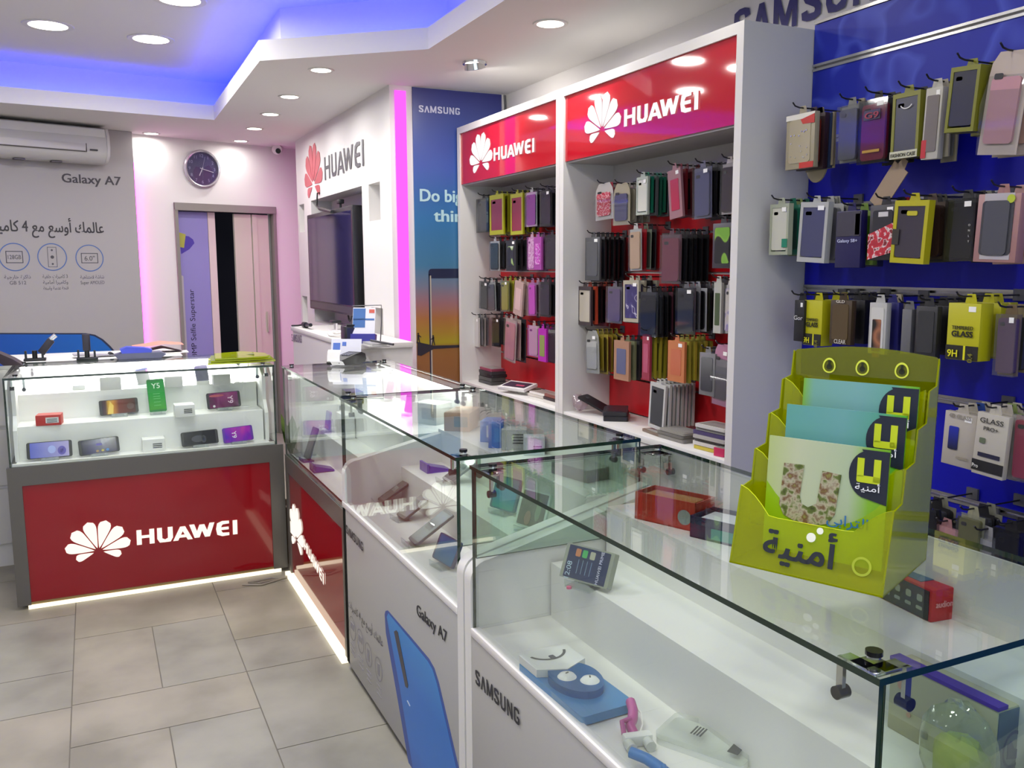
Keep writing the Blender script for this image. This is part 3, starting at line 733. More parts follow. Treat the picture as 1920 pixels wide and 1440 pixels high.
# ------------------------------------------------------------------ packages, phones and other goods in the showcases
def pkg(P, w, h, d, col, label, cat='box', yaw=0.0, top=None, side=None, name='package_box', group=None, marks=None, rough=.45):
    """Closed carton: P = middle of its front bottom edge, w along local X, facing local -Y, turned by yaw."""
    t = thing(name, label, cat, Matrix.Translation(Vector(P)) @ Matrix.Rotation(yaw, 4, 'Z'), group)
    MB().rbox(-w / 2, w / 2, 0, d, 0, h, min(.002, h * .1)).build('carton', M(col, rough), t, local=True)
    if top: MB().box(-w / 2 + .001, w / 2 - .001, .001, d - .001, h, h + .0015).build('lid', M(top, rough), t, local=True)
    if side: MB().box(-w * .1, w * .42, -.001, 0, h * .25, h * .8).build('label', M(side, .5), t, local=True)
    if marks:
        mb = MB()
        for q in range(marks): mb.box(-w * .05, w * .36, -.0016, 0, h * (.32 + q * .14), h * (.38 + q * .14))
        mb.build('barcode', M('#3a3a3e', .5), t, local=True)
    return t
def stand(t, w=.05, mat=None, loc=Matrix.Identity(4)):
    mb = MB()
    mb.box(-w / 2, w / 2, -.012, -.009, -.014, .016, 0, loc).box(-w / 2, w / 2, -.012, .008, .014, .016, 0, loc).box(-w / 2, w / 2, -.012, -.009, .014, .03, 0, loc)
    return mb
def phone(P, w, h, yaw, label, screen, tilt=18, body='#17171b', extras=None, name='smartphone', group='phones on stands in the lit showcase', roll=0.0, base=None, side='#17171b', lift=.012, r=.008, thick=.008):
    """Phone (w x h seen from the front) leaning back on a small clear stand; P = stand foot, faces local -Y."""
    R0 = Matrix.Translation(Vector(P)) @ Matrix.Rotation(yaw, 4, 'Z')
    t = thing(name, label, 'phone', R0, group)
    F = Matrix.Translation((0, 0, lift)) @ Matrix.Rotation(math.radians(-tilt), 4, 'X') @ frame((0, 0, 0), (1, 0, 0), (0, 0, 1)) @ Matrix.Translation((0, h / 2, 0)) @ Matrix.Rotation(math.radians(roll), 4, 'Z')
    MB().rrect(0, 0, w, h, r, -thick, 0, 0, F).build('phone_body', M(body, .3), t, local=True)
    m = screen if not isinstance(screen, str) else M(screen, .12)
    bw, bh = (w * .86, h * .92) if w > h else (w * .93, h * .86)
    MB().rrect(0, 0, bw, bh, r * .4, 0, .0006, 0, F).build('screen', m, t, local=True)
    if extras: extras(t, F, w, h)
    sm = MB(); bk = ACRYL if base is None else M(base, .3)
    ww = min(w, .07)
    sm.box(-ww / 2, ww / 2, -.022, .03, 0, .003)
    sm.add([(-ww / 2, -.022, .003), (ww / 2, -.022, .003), (ww / 2, -.024, .018), (-ww / 2, -.024, .018), (-ww / 2, -.019, .003), (ww / 2, -.019, .003), (ww / 2, -.021, .018), (-ww / 2, -.021, .018)],
           [(0, 1, 2, 3), (7, 6, 5, 4), (0, 3, 7, 4), (1, 5, 6, 2), (3, 2, 6, 7)])
    bz = .03 + .04 * math.sin(math.radians(tilt))
    sm.add([(-ww * .3, .012, .003), (ww * .3, .012, .003), (ww * .3, .012 + .03 * math.tan(math.radians(tilt)) + .006, .06), (-ww * .3, .012 + .03 * math.tan(math.radians(tilt)) + .006, .06),
            (-ww * .3, .016, .003), (ww * .3, .016, .003), (ww * .3, .016 + .03 * math.tan(math.radians(tilt)) + .006, .06), (-ww * .3, .016 + .03 * math.tan(math.radians(tilt)) + .006, .06)],
           [(0, 1, 2, 3), (7, 6, 5, 4), (0, 3, 7, 4), (1, 5, 6, 2), (3, 2, 6, 7)])
    sm.build('phone_stand', bk, t, local=True)
    return t
def in_case(px0, px1, py, z, back=0.0):
    a, b = at_z(px0, py, z), at_z(px1, py, z); p = (a + b) / 2
    p.y = min(p.y, {.64: 4.372, .79: 4.545, .913: 4.70}[z]); return p, (b - a).length
def glyphs(body, col, x, y, h, rot=90, wt=.02):
    def f(t, F, w, hh):
        text('lettering', body, M(col, .4), t, F @ Matrix.Translation((x * w, y * hh, 0)) @ Matrix.Rotation(math.radians(rot), 4, 'Z'), h, None, wt, .001, 'CENTER', True)
    return f
def dots(items):
    def f(t, F, w, hh):
        for x, y, rx, ry, c in items: MB().prism([(x * w + rx * math.cos(2 * PI * i / 18), y * hh + ry * math.sin(2 * PI * i / 18)) for i in range(18)], .0006, .0011, 0, F).build('screen_graphic', M(c, .3), t, local=True)
    return f
def both(*fs):
    def f(t, F, w, h):
        for g in fs: g(t, F, w, h)
    return f
# front deck of the lit showcase
P, w = in_case(60, 133, 852, .64, .02)
phone(P, w, .074, 0, 'phone with a pale lilac screen, first from the wall end on the front deck', ramp_mat('lilac_screen', [(0, '#5f68c8'), (.4, '#8f90d6'), (1, '#b0a6d8')], 'X', .15), extras=dots(((.05, 0, .016, .018, '#a8b4ef'), (.27, -.1, .017, .02, '#5a4cae'), (.27, -.1, .009, .012, '#8e80d8'))))
P, w = in_case(153, 220, 846, .64, .02)
phone(P, w, .070, 0, 'phone with a dark navy screen and coloured row, on the front deck', ramp_mat('navy_screen', [(0, '#1a1830'), (.4, '#2d2a63'), (1, '#231d45')], 'X', .12), roll=3, extras=dots(((-.05, -.32, .006, .005, '#b08a5a'), (.08, -.31, .006, .005, '#c2b04a'), (.2, -.3, .007, .006, '#4f86c8'), (.0, .1, .014, .006, '#4a3ca0'))))
P, w = in_case(270, 309, 848, .64, .01); pkg(P, w, .062, .10, '#e4e4e2', 'white phone box with barcode alone in the middle of the front deck', marks=3, group='white boxes in the lit showcase')
P, w = in_case(340, 404, 832, .64, .02)
phone(P, w, .068, 0, 'black phone with dark screen in the row beside the magenta one', '#191a20', roll=2, extras=dots(((-.05, -.05, .03, .016, '#23252f'), (.1, -.1, .012, .018, '#2c2f3a'))))
P, w = in_case(415, 468, 825, .64, .02)
phone(P, w, .074, 0, 'phone with a violet and magenta screen at the plant end', noise_mat('violet_screen', [(.3, '#3a1fb8'), (.5, '#a01fae'), (.62, '#d8459a'), (.8, '#4323c4')], 9, .15, detail=2), body='#5a1f9a', roll=3, extras=glyphs('Y9', '#efe6f6', -.2, .0, .022, -90))
# lower step
P, w = in_case(70, 112, 798, .79, .01)
pkg(P, w, .046, .075, '#c4221f', 'small red box with a white label on the lower lit step', yaw=-.12, side='#e2e6e6', marks=3, top='#d86a62')
P, w = in_case(191, 257, 780, .79, .02)
phone(P, w, .072, 0, 'phone with orange and brown screen on the lower lit step', ramp_mat('amber_screen', [(0, '#241a2c'), (.12, '#4a2a2c'), (.2, '#c79a2c'), (.35, '#b8761f'), (.5, '#6b2b22'), (1, '#40201c')], 'X', .12), roll=2, extras=both(dots(((.3, -.02, .016, .016, '#4a241c'),)), lambda t, F, w_, h_: MB().prism([(-.30 * w_, -.45 * h_), (-.16 * w_, -.45 * h_), (-.13 * w_, .1 * h_), (-.22 * w_, .42 * h_)], .0006, .0011, 0, F).build('screen_graphic', M('#e0bc4e', .3), t, local=True)))
P, w = in_case(281, 311, 777, .79, .02)
phone(P, w, .160, 0, 'upright phone with a bright green screen', ramp_mat('green_screen', [(0, '#3f9a1f'), (.5, '#1f9a34'), (1, '#1f9440')], 'Y', .15), body='#157a2e', roll=2.5, tilt=10, extras=both(glyphs('Y5', '#d9f2d6', 0, .22, .026, 0), lambda t, F, w_, h_: [MB().box(-.2 * w_, .2 * w_, y * h_, (y + .01) * h_, .0006, .001, 0, F).build('screen_graphic', M('#8ad08c', .4), t, local=True) for y in (.05, -.03, -.1, -.2, -.3)]))
P, w = in_case(330, 365, 782, .79, .01); pkg(P, w, .058, .09, '#e6e6e4', 'white phone box with barcode beside the green phone', marks=3, group='white boxes in the lit showcase')
P, w = in_case(391, 451, 769, .79, .02)
phone(P, w, .080, 0, 'phone with a pink lettered magenta screen on the lower lit step', noise_mat('magenta_screen', [(.3, '#3a2133'), (.5, '#8a2f6f'), (.65, '#c04a8e'), (.85, '#49233f')], 7, .15, detail=1), roll=2, extras=both(glyphs('Y9', '#f0cfe6', .12, 0, .026, -90), dots(((-.2, .3, .035, .006, '#c05560'), (-.3, -.35, .006, .006, '#d8d8da')))))
# upper step
zz = .913
P, w = in_case(136, 160, 731, .913); pkg(P, .055, .022, .05, '#d9d9d7', 'low white box nearest the wall end of the upper lit step', group='white boxes in the lit showcase')
P, w = in_case(190, 226, 731, .913); pkg(P, w, .058, .07, '#d5d5d3', 'white box with a dark lid on the upper lit step', top='#77777a', group='white boxes in the lit showcase')
P, w = in_case(258, 280, 725, .913)
phone(P, .06, .082, 0, 'silver phone card leaning on the upper lit step above the green phone', '#9a9a9e', tilt=24, body='#b9b9bd', roll=8)
P, w = in_case(311, 342, 726, .913); pkg(P, w, .052, .07, '#cfcfcd', 'plain grey white box third along the upper lit step', group='white boxes in the lit showcase')
P, w = in_case(367, 393, 720, .913)
phone(P, .062, .085, 0, 'dark blue grey phone on a white stand, upper lit step', '#5f6070', tilt=22, body='#74758a', roll=4, base='#e6e6e2')
P, w = in_case(401, 432, 722, .913); pkg(P, w, .052, .06, '#d2d2d0', 'white box with a tiny logo at the plant end, upper step', group='white boxes in the lit showcase')
pts = [at_z(x, y, zz) + Vector((0, 0, .004)) for x, y in ((436, 721), (444, 717), (452, 719), (458, 714), (451, 712))]
tag(MB().tube(pts, .003, 6).build('charging_cable', M('#e9e9e7', .4)), 'white charging cable end on the upper lit step', 'cable')

# corner counter goods
YW = -PI / 2                                                    # facing the shop floor
pkg((1.05, 4.03, .86), .13, .055, .07, '#8d8a4a', 'olive and purple phone carton on the upper step of the corner counter', yaw=YW, top='#6f4a8e', side='#c2bfae')
phone((.955, 4.03, .73), .075, .085, YW, 'phone card with a violet and pink print in the corner counter', ramp_mat('violet_print', [(0, '#c0589a'), (.35, '#5a3fae'), (1, '#5a4fc0')], 'Z', .3), body='#8a5fb0', tilt=8, group='phones in the corner counter')
pkg((.975, 3.86, .73), .12, .11, .055, '#e4e4e4', 'tall white phone carton behind the leaning phone in the corner counter', yaw=YW)
phone((.852, 4.02, .602), .072, .15, YW + .1, 'dark phone leaning on a purple stand in the corner counter', ramp_mat('dusk_print', [(0, '#6f7072'), (.5, '#80707a'), (1, '#6b2f5a')], 'Z', .3), body='#4a4a52', tilt=20, base='#4a3f9e', group='phones in the corner counter')
def tray(P, yaw, label, col='#4a3f9e', group='empty phone stands'):
    t = thing('phone_stand', label, 'phone stand', Matrix.Translation(Vector(P)) @ Matrix.Rotation(yaw, 4, 'Z'), group)
    m = M(col, .25) if isinstance(col, str) else col
    MB().add([(-.04, -.035, 0), (.04, -.035, 0), (.04, .05, 0), (-.04, .05, 0), (-.032, -.03, .026), (.032, -.03, .026), (.034, .05, .006), (-.034, .05, .006)],
             [(3, 2, 1, 0), (4, 5, 6, 7), (0, 1, 5, 4), (1, 2, 6, 5), (2, 3, 7, 6), (3, 0, 4, 7)]).build('wedge', m, t, local=True)
    MB().box(-.04, .04, -.043, -.035, 0, .034).build('front_lip', m, t, local=True)
    return t
tray((.872, 3.80, .602), YW, 'purple stand beside the glass corner of the corner counter')
p = at_z(815, 881, .762); tray((p.x, p.y, .76), YW, 'purple stand on the step behind the blue fronted counter glass')
tray((.872, 4.15, .602), YW, 'clear empty phone stand in the corner counter', ACRYL)
pkg((1.19, 3.33, .86), .13, .085, .10, '#dcdcd8', 'white carton at the near end of the corner counter', yaw=YW + .5, side='#b9b9b6')
phone((1.20, 3.56, .86), .065, .08, YW + .3, 'grey phone with a clear stand beside the white carton', '#8a8a88', tilt=14, body='#a9a9a4', group='phones in the corner counter')
phone((1.24, 3.98, .86), .06, .085, YW + .3, 'white phone card with pink LED tint put into its colour', '#dba6cf', tilt=16, body='#c9a0c4', group='phones in the corner counter')  # pink LED tint is painted into the body and screen colours
# card terminal and sign on the corner counter
p = at_z(650, 683, ZT)
t = thing('card_terminal', 'dark grey card terminal lying on the corner counter', 'card terminal', Matrix.Translation((p.x, p.y, ZT)) @ Matrix.Rotation(math.radians(38), 4, 'Z'))
fr_ = frame((0, 0, 0), (1, 0, 0), (0, 0, 1))
MB().prism([(-.10, .006), (.04, .0), (.095, .002), (.108, .02), (.10, .045), (.07, .055), (.02, .048), (-.09, .028), (-.105, .018)], -.038, .038, 0, fr_).build('terminal_body', M('#0f1015', .5), t, local=True)
MB().box(-.085, -.02, -.03, .03, .0375, .0395, 0, Matrix.Rotation(math.radians(-12), 4, 'Y')).build('screen', M('#7c8590', .2), t, local=True)
kb = MB()
for i in range(4):
    for j in range(3): kb.box(-.005 + i * .014, .004 + i * .014, -.022 + j * .016, -.01 + j * .016, .043, .0475, 0, Matrix.Rotation(math.radians(-6), 4, 'Y'))
kb.build('keypad', M('#6b6d78', .4), t, local=True)
t2 = thing('receipt', 'crumpled white receipt hanging from the card terminal', 'paper', (p.x - .03, p.y - .03, ZT))
mb = MB(); prev = None
for k in range(9):
    a = k / 8; x = -.055 - .02 * math.sin(a * 3.0); y = -.01 - .05 * a; z = .075 - .072 * a + .012 * math.sin(a * 9)
    if prev: mb.add([prev[0], prev[1], (x + .05, y - .02, z), (x, y + .02, z)], [(0, 1, 2, 3)])
    prev = ((x, y + .02, z), (x + .05, y - .02, z))
mb.build('paper_strip', PWHITE, t2, local=True)
p = at_z(664, 683, ZT); p.y = 4.10
t = thing('price_sign', 'white table sign with blue print behind the card terminal', 'sign', Matrix.Translation((p.x - .02, p.y + .105, ZT)) @ Matrix.Rotation(-.5, 4, 'Z'))
fr_ = Matrix.Rotation(math.radians(-20), 4, 'X') @ frame((0, 0, 0), (1, 0, 0), (0, 0, 1))
MB().box(-.075, .075, .0, .12, -.003, 0, 0, fr_).build('card', M('#d7d9e4', .5), t, local=True)
MB().box(-.065, -.03, .04, .10, 0, .001, 0, fr_).box(-.02, .0, .085, .105, 0, .001, 0, fr_).build('print', M('#4a6fc0', .5), t, local=True)
text('lettering', 'Galaxy', M('#2c2c38', .5), t, fr_ @ Matrix.Translation((-.03, .02, 0)), .024, .09, .01, .001, local=True)

# blue fronted counter goods
def lean(P, w, h, yaw, tilt, label, screen, **k): return phone(P, w, h, yaw, label, screen, tilt, group='phones in the white counters', **k)
p = at_z(822, 1064, .637)
lean((p.x + .01, p.y, .637), .125, .078, YW + .12, 24, 'blue phone leaning at the near end of the blue fronted counter', ramp_mat('blue_screen', [(0, '#2f6a8c'), (.5, '#1f5f92'), (1, '#2a5a90')], 'Z', .15), body='#3b3f66')
p = at_z(772, 1022, .637)
lean((p.x, p.y, .637), .075, .15, YW, 58, 'silver phone lying back on a clear stand beside the blue phone', '#a3b0ac', body='#6f7a78')
p = at_z(706, 946, .637)
lean((p.x + .01, p.y, .637), .07, .15, YW - .1, 58, 'dark grey phone lying back at the far end of the blue fronted counter', '#5a5c58', body='#3f403e')
p = at_z(750, 975, .637)
lean((p.x, p.y, .637), .07, .14, YW + .1, 60, 'grey phone lying back in the middle of the blue fronted counter', '#9a9a92', body='#5c5c58')
p = at_z(835, 905, .762)
lean((p.x, p.y, .76), .07, .13, YW, 60, 'metal grey phone lying on the step beside the purple stand', '#5e5f61', body='#8a8a8c')
p = at_z(940, 962, .762)
lean((p.x, p.y, .76), .11, .10, YW + .3, 20, 'teal phone card on a clear stand seen through the end glass', ramp_mat('teal_screen', [(0, '#2f9a90'), (.4, '#1f86ac'), (1, '#2d93a6')], 'Z', .2), body='#33677c')
p = at_z(990, 996, .762)
lean((p.x, p.y, .76), .115, .105, YW + .3, 20, 'grey phone card in a white frame beside the teal one', '#77736f', body='#d9dedb', extras=dots(((-.1, -.25, .012, .02, '#a8867a'), (.2, 0, .01, .03, '#8e9a86'))))
pkg((1.20, 3.0, .885), .10, .07, .16, '#cda57a', 'kraft carton on the upper step of the blue fronted counter', yaw=YW + .9, side='#8f8a7e')
pkg((1.222, 2.76, .885), .06, .075, .09, '#3a86d8', 'blue carton with a window on the upper step', yaw=YW + .9, side='#d6e2ea', group='cartons on the upper step')
pkg((1.205, 2.66, .885), .05, .085, .10, '#2468c8', 'deep blue carton next to the grey striped cartons', yaw=YW + 1.1, side='#3f86d8', group='cartons on the upper step')
pkg((1.245, 2.60, .885), .085, .07, .07, '#c2c6c2', 'grey striped carton beside the deep blue carton', yaw=YW + 1.1, marks=4, group='cartons on the upper step')
t = pkg((1.27, 2.50, .885), .07, .06, .06, '#cdd4dc', 'pale clear carton last along the upper step', yaw=YW + 1.1, marks=2, group='cartons on the upper step')
pkg((1.22, 2.18, .885), .16, .035, .10, '#6f7672', 'flat grey carton by the end glass of the blue fronted counter', yaw=YW + .2, top='#8d938f', group='cartons on the upper step')

# nearest counter goods
p0, p1, p2, p3 = (at_z(x, y, .62) for x, y in ((1005, 1252), (1092, 1362), (1192, 1333), (1118, 1236)))
xd = (p2 - p1); yd = (p0 - p1)
F = frame(p1, xd, yd); ew, eh = xd.length, yd.length
t = thing('earphone_pack', 'blue earphone pack lying flat behind the front glass of the nearest counter', 'earphones', F)
BLU = clear('blue_plastic', '#3f86c8', .05, .05, .75, '#3d7fc0', .3)
MB().rrect(ew / 2, eh / 2, ew, eh, .008, 0, .018).build('tray', M('#3f7fb4', .3), t, local=True)
hp = []
for k in range(36):
    a = 2 * PI * k / 36
    hp.append((ew * (.5 + .42 * math.cos(a)), eh * (.50 + .24 * math.sin(a) * (1.0 if math.sin(a) > 0 else 1.25))))
MB().prism(hp, .018, .034).build('blister', BLU, t, local=True)
MB().prism([(ew * .02, eh * .70), (ew * .5, eh * .60), (ew * .98, eh * .70), (ew * .98, eh), (ew * .02, eh)], .019, .036).build('header_card', M('#d8dad6', .5), t, local=True)
hc = MB()
for k in range(24):
    a0, a1 = math.radians(200 + 140 * k / 24), math.radians(200 + 140 * (k + 1) / 24)
    hc.add([(ew * .5 + q * math.cos(a), eh * .98 + q * math.sin(a) * 1.0, .0365) for q, a in ((ew * .38, a0), (ew * .38, a1), (ew * .33, a1), (ew * .33, a0))], [(0, 1, 2, 3)])
hc.rrect(ew * .5, eh * .84, ew * .10, eh * .07, .003, .036, .037)
hc.build('headphone_graphic', M('#54565a', .5), t, local=True)
for k, (x, y) in enumerate(((.36, .50), (.62, .36))):
    mm = Matrix.Translation((ew * x, eh * y, .022))
    MB().lathe([(.021, 0), (.022, .010), (.016, .017), (.006, .020), (.0001, .0205)], 22, 0, mm).build('earphone', M('#e3e6e2', .25), t, local=True)
    MB().rrect(0, 0, .008, .003, .001, .0205, .0215, 0, mm @ Matrix.Rotation(.8 * k + .3, 4, 'Z')).build('earphone_mark', M('#4c5054', .4), t, local=True)
# selfie clips
def clip(P, yaw, label, col):
    t = thing('selfie_clip', label, 'phone clip', Matrix.Translation(Vector(P)) @ Matrix.Rotation(yaw, 4, 'Z'), 'selfie clips in the nearest counter')
    cm = M(col, .35)
    MB().tube([(-.008, -.03, .012), (-.01, -.012, .02), (.002, .006, .022), (.012, .03, .026), (.018, .06, .028)], .010, 10).build('handle', cm, t, local=True)
    MB().tube([(-.006, -.005, .03), (-.026, -.012, .03), (-.03, -.035, .018)], .005, 8).build('hook', cm, t, local=True)
    MB().rbox(-.035, .02, -.055, -.034, .0, .022, .004).build('jaw', M('#dfe0dc', .35), t, local=True)
    MB().cyl((-.028, -.075, .01), (-.028, -.05, .01), .010, n=14).cyl((.008, -.075, .01), (.008, -.05, .01), .010, n=14).build('roller', M('#c4c8c4', .25), t, local=True)
    MB().tube([(.018, .05, .03), (.028, .03, .02), (.02, .0, .012), (.004, -.03, .016)], .0018, 6).build('cord', M('#e6e6e2', .4), t, local=True)
    return t
p = at_z(1186, 1372, .617); clip((p.x, p.y, .617), YW + 1.35, 'pink and white selfie clip beside the blue earphone pack', '#b0508f')
p = at_z(1240, 1462, .617); clip((p.x, p.y, .617), YW + 2.3, 'blue and white selfie clip against the glass by the pink one', '#3f7fc4')
# clear phone case box lying flat
p = at_z(1310, 1405, .617)
t = thing('case_box', 'clear white phone case box lying flat beside the selfie clips', 'phone case', Matrix.Translation((p.x + .02, p.y, .617)) @ Matrix.Rotation(math.radians(-62), 4, 'Z'))
MB().rrect(0, 0, .17, .095, .012, 0, .012).build('tray', M('#dfe2dd', .35), t, local=True)
MB().rrect(0, 0, .172, .097, .012, .0125, .022).build('cover', clear('clear_lid', '#f4f6f4', .06, .02, .12, '#eef0ee'), t, local=True)
lb = MB()
for q in range(4): lb.box(-.03 + q * .006, -.027 + q * .006, -.012, .02, .0222, .0226)
lb.box(.05, .07, -.03, .03, .0222, .0226)
lb.build('barcode', M('#4a4c4e', .5), t, local=True)
# phone carton on a clear stand
p = at_z(1092, 1100, .762)
def prime(t, F_, w, h):
    for x, y, c in ((-.22, .28, '#b4764f'), (-.08, .28, '#3fa35a'), (.08, .28, '#9fa38a')): MB().rrect(x * w, y * h, .014, .018, .003, .0006, .0012, 0, F_).build('screen_graphic', M(c, .4), t, local=True)
    text('lettering', 'HUAWEI PRIME', M('#c7cbe0', .5), t, F_ @ Matrix.Translation((.30 * w, 0, 0)) @ Matrix.Rotation(PI / 2, 4, 'Z'), .008, .075, .01, .001, 'CENTER', True)
    text('lettering', '12:08', M('#a9c4d0', .5), t, F_ @ Matrix.Translation((-.30 * w, -.25 * h, 0)) @ Matrix.Rotation(PI / 2, 4, 'Z'), .014, .04, .0, .001, 'CENTER', True)
    for q in range(4): MB().box((-.18 + q * .09) * w, (-.17 + q * .09) * w, -.3 * h, .1 * h, .0006, .0011, 0, F_).build('screen_graphic', M('#6f8ca0', .5), t, local=True)
phone((p.x, p.y, .76), .135, .082, YW + .42, 'dark blue phone carton on a clear stand on the step of the nearest counter', noise_mat('dark_blue_print', [(.3, '#20304e'), (.7, '#2d3a5c')], 4, .3), tilt=24, body='#8c9384', extras=prime, thick=.02, r=.003, group='phones in the white counters')
p = at_z(1082, 1106, .762)
tag(MB().cyl((p.x - .01, p.y + .02, .76), (p.x - .01, p.y + .02, .765), .006, n=14).build('security_tag', M('#c9587e', .4)), 'tiny pink tag beneath the dark blue phone carton', 'tag')
# speaker cartons on the upper step
def open_box(P, yaw, w, h, d, col, label, inner, marks=None):
    t = thing('package_box', label, 'box', Matrix.Translation(Vector(P)) @ Matrix.Rotation(yaw, 4, 'Z'), 'cartons in the nearest counter')
    mb = MB().box(-w / 2, w / 2, 0, .003, 0, h).box(-w / 2, w / 2, d - .003, d, 0, h).box(-w / 2, -w / 2 + .003, 0, d, 0, h).box(w / 2 - .003, w / 2, 0, d, 0, h).box(-w / 2, w / 2, 0, d, 0, .003)
    mb.build('carton', M(col, .4), t, local=True)
    MB().rbox(-w / 2 + .012, w / 2 - .02, .012, d - .012, .004, h - .006, .004).build('contents', M(inner, .45), t, local=True)
    return t
p = at_z(1190, 972, .885)
ax = at_z(1280, 993, .885) - p
t = open_box(p + ax.normalized() * .085, math.atan2(ax.y, ax.x), .17, .068, .085, '#a8321f', 'open red carton with a brown lining on the upper step', '#a4713f')
MB().prism(disc(.055, .03, .018), -.001, .001, 0, frame((0, 0, 0), (1, 0, 0), (0, 0, 1))).build('round_seal', M('#8d9a96', .4), t, local=True)
p = at_z(1284, 1003, .885)
t = open_box((p.x + .03, p.y - .085, .885), math.atan2(ax.y, ax.x), .15, .05, .10, '#1d2744', 'navy carton with crumpled foil beside the open red carton', '#c8ccd2')
MB().box(-.02, .035, -.002, 0, .006, .03).build('label', M('#3f8f7c', .4), t, local=True)
p = at_z(1745, 1168, .885)
t = thing('package_box', 'red and black carton lying behind the yellow brochure holder', 'box', Matrix.Translation((p.x, p.y, .885)) @ Matrix.Rotation(YW - .12, 4, 'Z'), 'cartons in the nearest counter')
MB().rbox(-.15, 0, 0, .062, 0, .058, .002).build('carton', M('#b01d22', .4), t, local=True)
MB().box(-.149, -.006, -.0015, 0, .002, .054).build('front_print', M('#22262a', .4), t, local=True)
ic = MB()
for q in range(5): ic.rrect(-.13 + q * .026, .036, .012, .012, .003, 0, .001, 0, frame((0, -.0016, 0), (1, 0, 0), (0, 0, 1))).rrect(-.13 + q * .026, .018, .014, .006, .002, 0, .001, 0, frame((0, -.0016, 0), (1, 0, 0), (0, 0, 1)))
ic.build('icon', M('#8f9a86', .4), t, local=True)
MB().box(-.11, -.04, .012, .045, .058, .0592).build('top_print', M('#3d5d78', .4), t, local=True)
text('lettering', 'audionic', M('#e7a6a6', .4), t, frame((.0012, .008, .026), (0, 1, 0), (0, 0, 1)), .012, .046, .01, .0, local=True)
# tall carton with purple edge and a film wrapped yellow green sponge at the near end
t = thing('package_box', 'tall olive white carton with a purple top edge at the near end', 'box', Matrix.Translation((1.115, .84, .76)), 'cartons in the nearest counter')
MB().rbox(0, .075, -.085, .10, 0, .115, .002).build('carton', M('#a9a78a', .5), t, local=True)
MB().box(-.001, .02, -.086, .101, .115, .121).build('purple_edge', M('#4a2f9a', .4), t, local=True)
fr_ = frame((-.001, 0, 0), (0, -1, 0), (0, 0, 1))
MB().rrect(-.075, .085, .016, .02, .006, 0, .001, 0, fr_).prism(disc(-.06, .04, .004), 0, .001, 0, fr_).build('figure_print', M('#b58f7a', .5), t, local=True)
MB().rrect(-.03, .022, .012, .012, .002, 0, .001, 0, fr_).build('mark', M('#5a5a50', .5), t, local=True)
MB().box(.002, .073, -.0862, -.085, .003, .112).build('end_print', M('#5f6b74', .5), t, local=True)
fe = frame((.036, -.0863, .05), (1, 0, 0), (0, 0, 1)); mb = MB(); pr = None
for k in range(25):
    a = 2 * PI * k / 24; pp = [(q * math.cos(a) * .8, q * math.sin(a), .0006) for q in (.024, .029)]
    if pr: mb.add([pr[0], pr[1], pp[1], pp[0]], [(0, 1, 2, 3)], 0, fe)
    pr = pp
mb.prism([(-.012, -.012), (.008, -.016), (.014, -.004), (.002, .002), (-.004, .014), (-.012, .010)], .0002, .0008, 0, fe).build('emblem', M('#2f3a5c', .4), t, local=True)
t = thing('film_lump', 'clear film over a yellow green sponge before the purple edged carton', 'bag', (1.062, .775, .762))
def blob(mb, c, rx, ry, rz, amp=.15, n=14, m=9, seed=1, mi=0):
    rnd = random.Random(seed); ph = [rnd.random() * 6 for _ in range(6)]
    vs, fs = [], []
    for i in range(m + 1):
        th = PI * i / m
        for j in range(n):
            a = 2 * PI * j / n
            k = 1 + amp * (math.sin(3 * a + ph[0]) * math.sin(2 * th + ph[1]) + .6 * math.sin(5 * a + ph[2] + 3 * th))
            vs.append((c[0] + rx * k * math.sin(th) * math.cos(a), c[1] + ry * k * math.sin(th) * math.sin(a), max(0.001, c[2] + rz * k * math.cos(th))))
    for i in range(m):
        for j in range(n): fs.append((i * n + j, i * n + (j + 1) % n, (i + 1) * n + (j + 1) % n, (i + 1) * n + j))
    mb.add(vs, fs, mi); return mb
blob(MB(), (-.004, -.008, .042), .034, .04, .042, .12, seed=4).build('lump', noise_mat('green_mottle', [(.3, '#7d8f1f'), (.7, '#a2a832')], 30, .8), t, local=True)
blob(MB(), (0, 0, .062), .046, .056, .066, .10, seed=9).build('bag_film', clear('bag_film', '#eef2e6', .06, .06, .10, '#dfe6d2'), t, local=True)
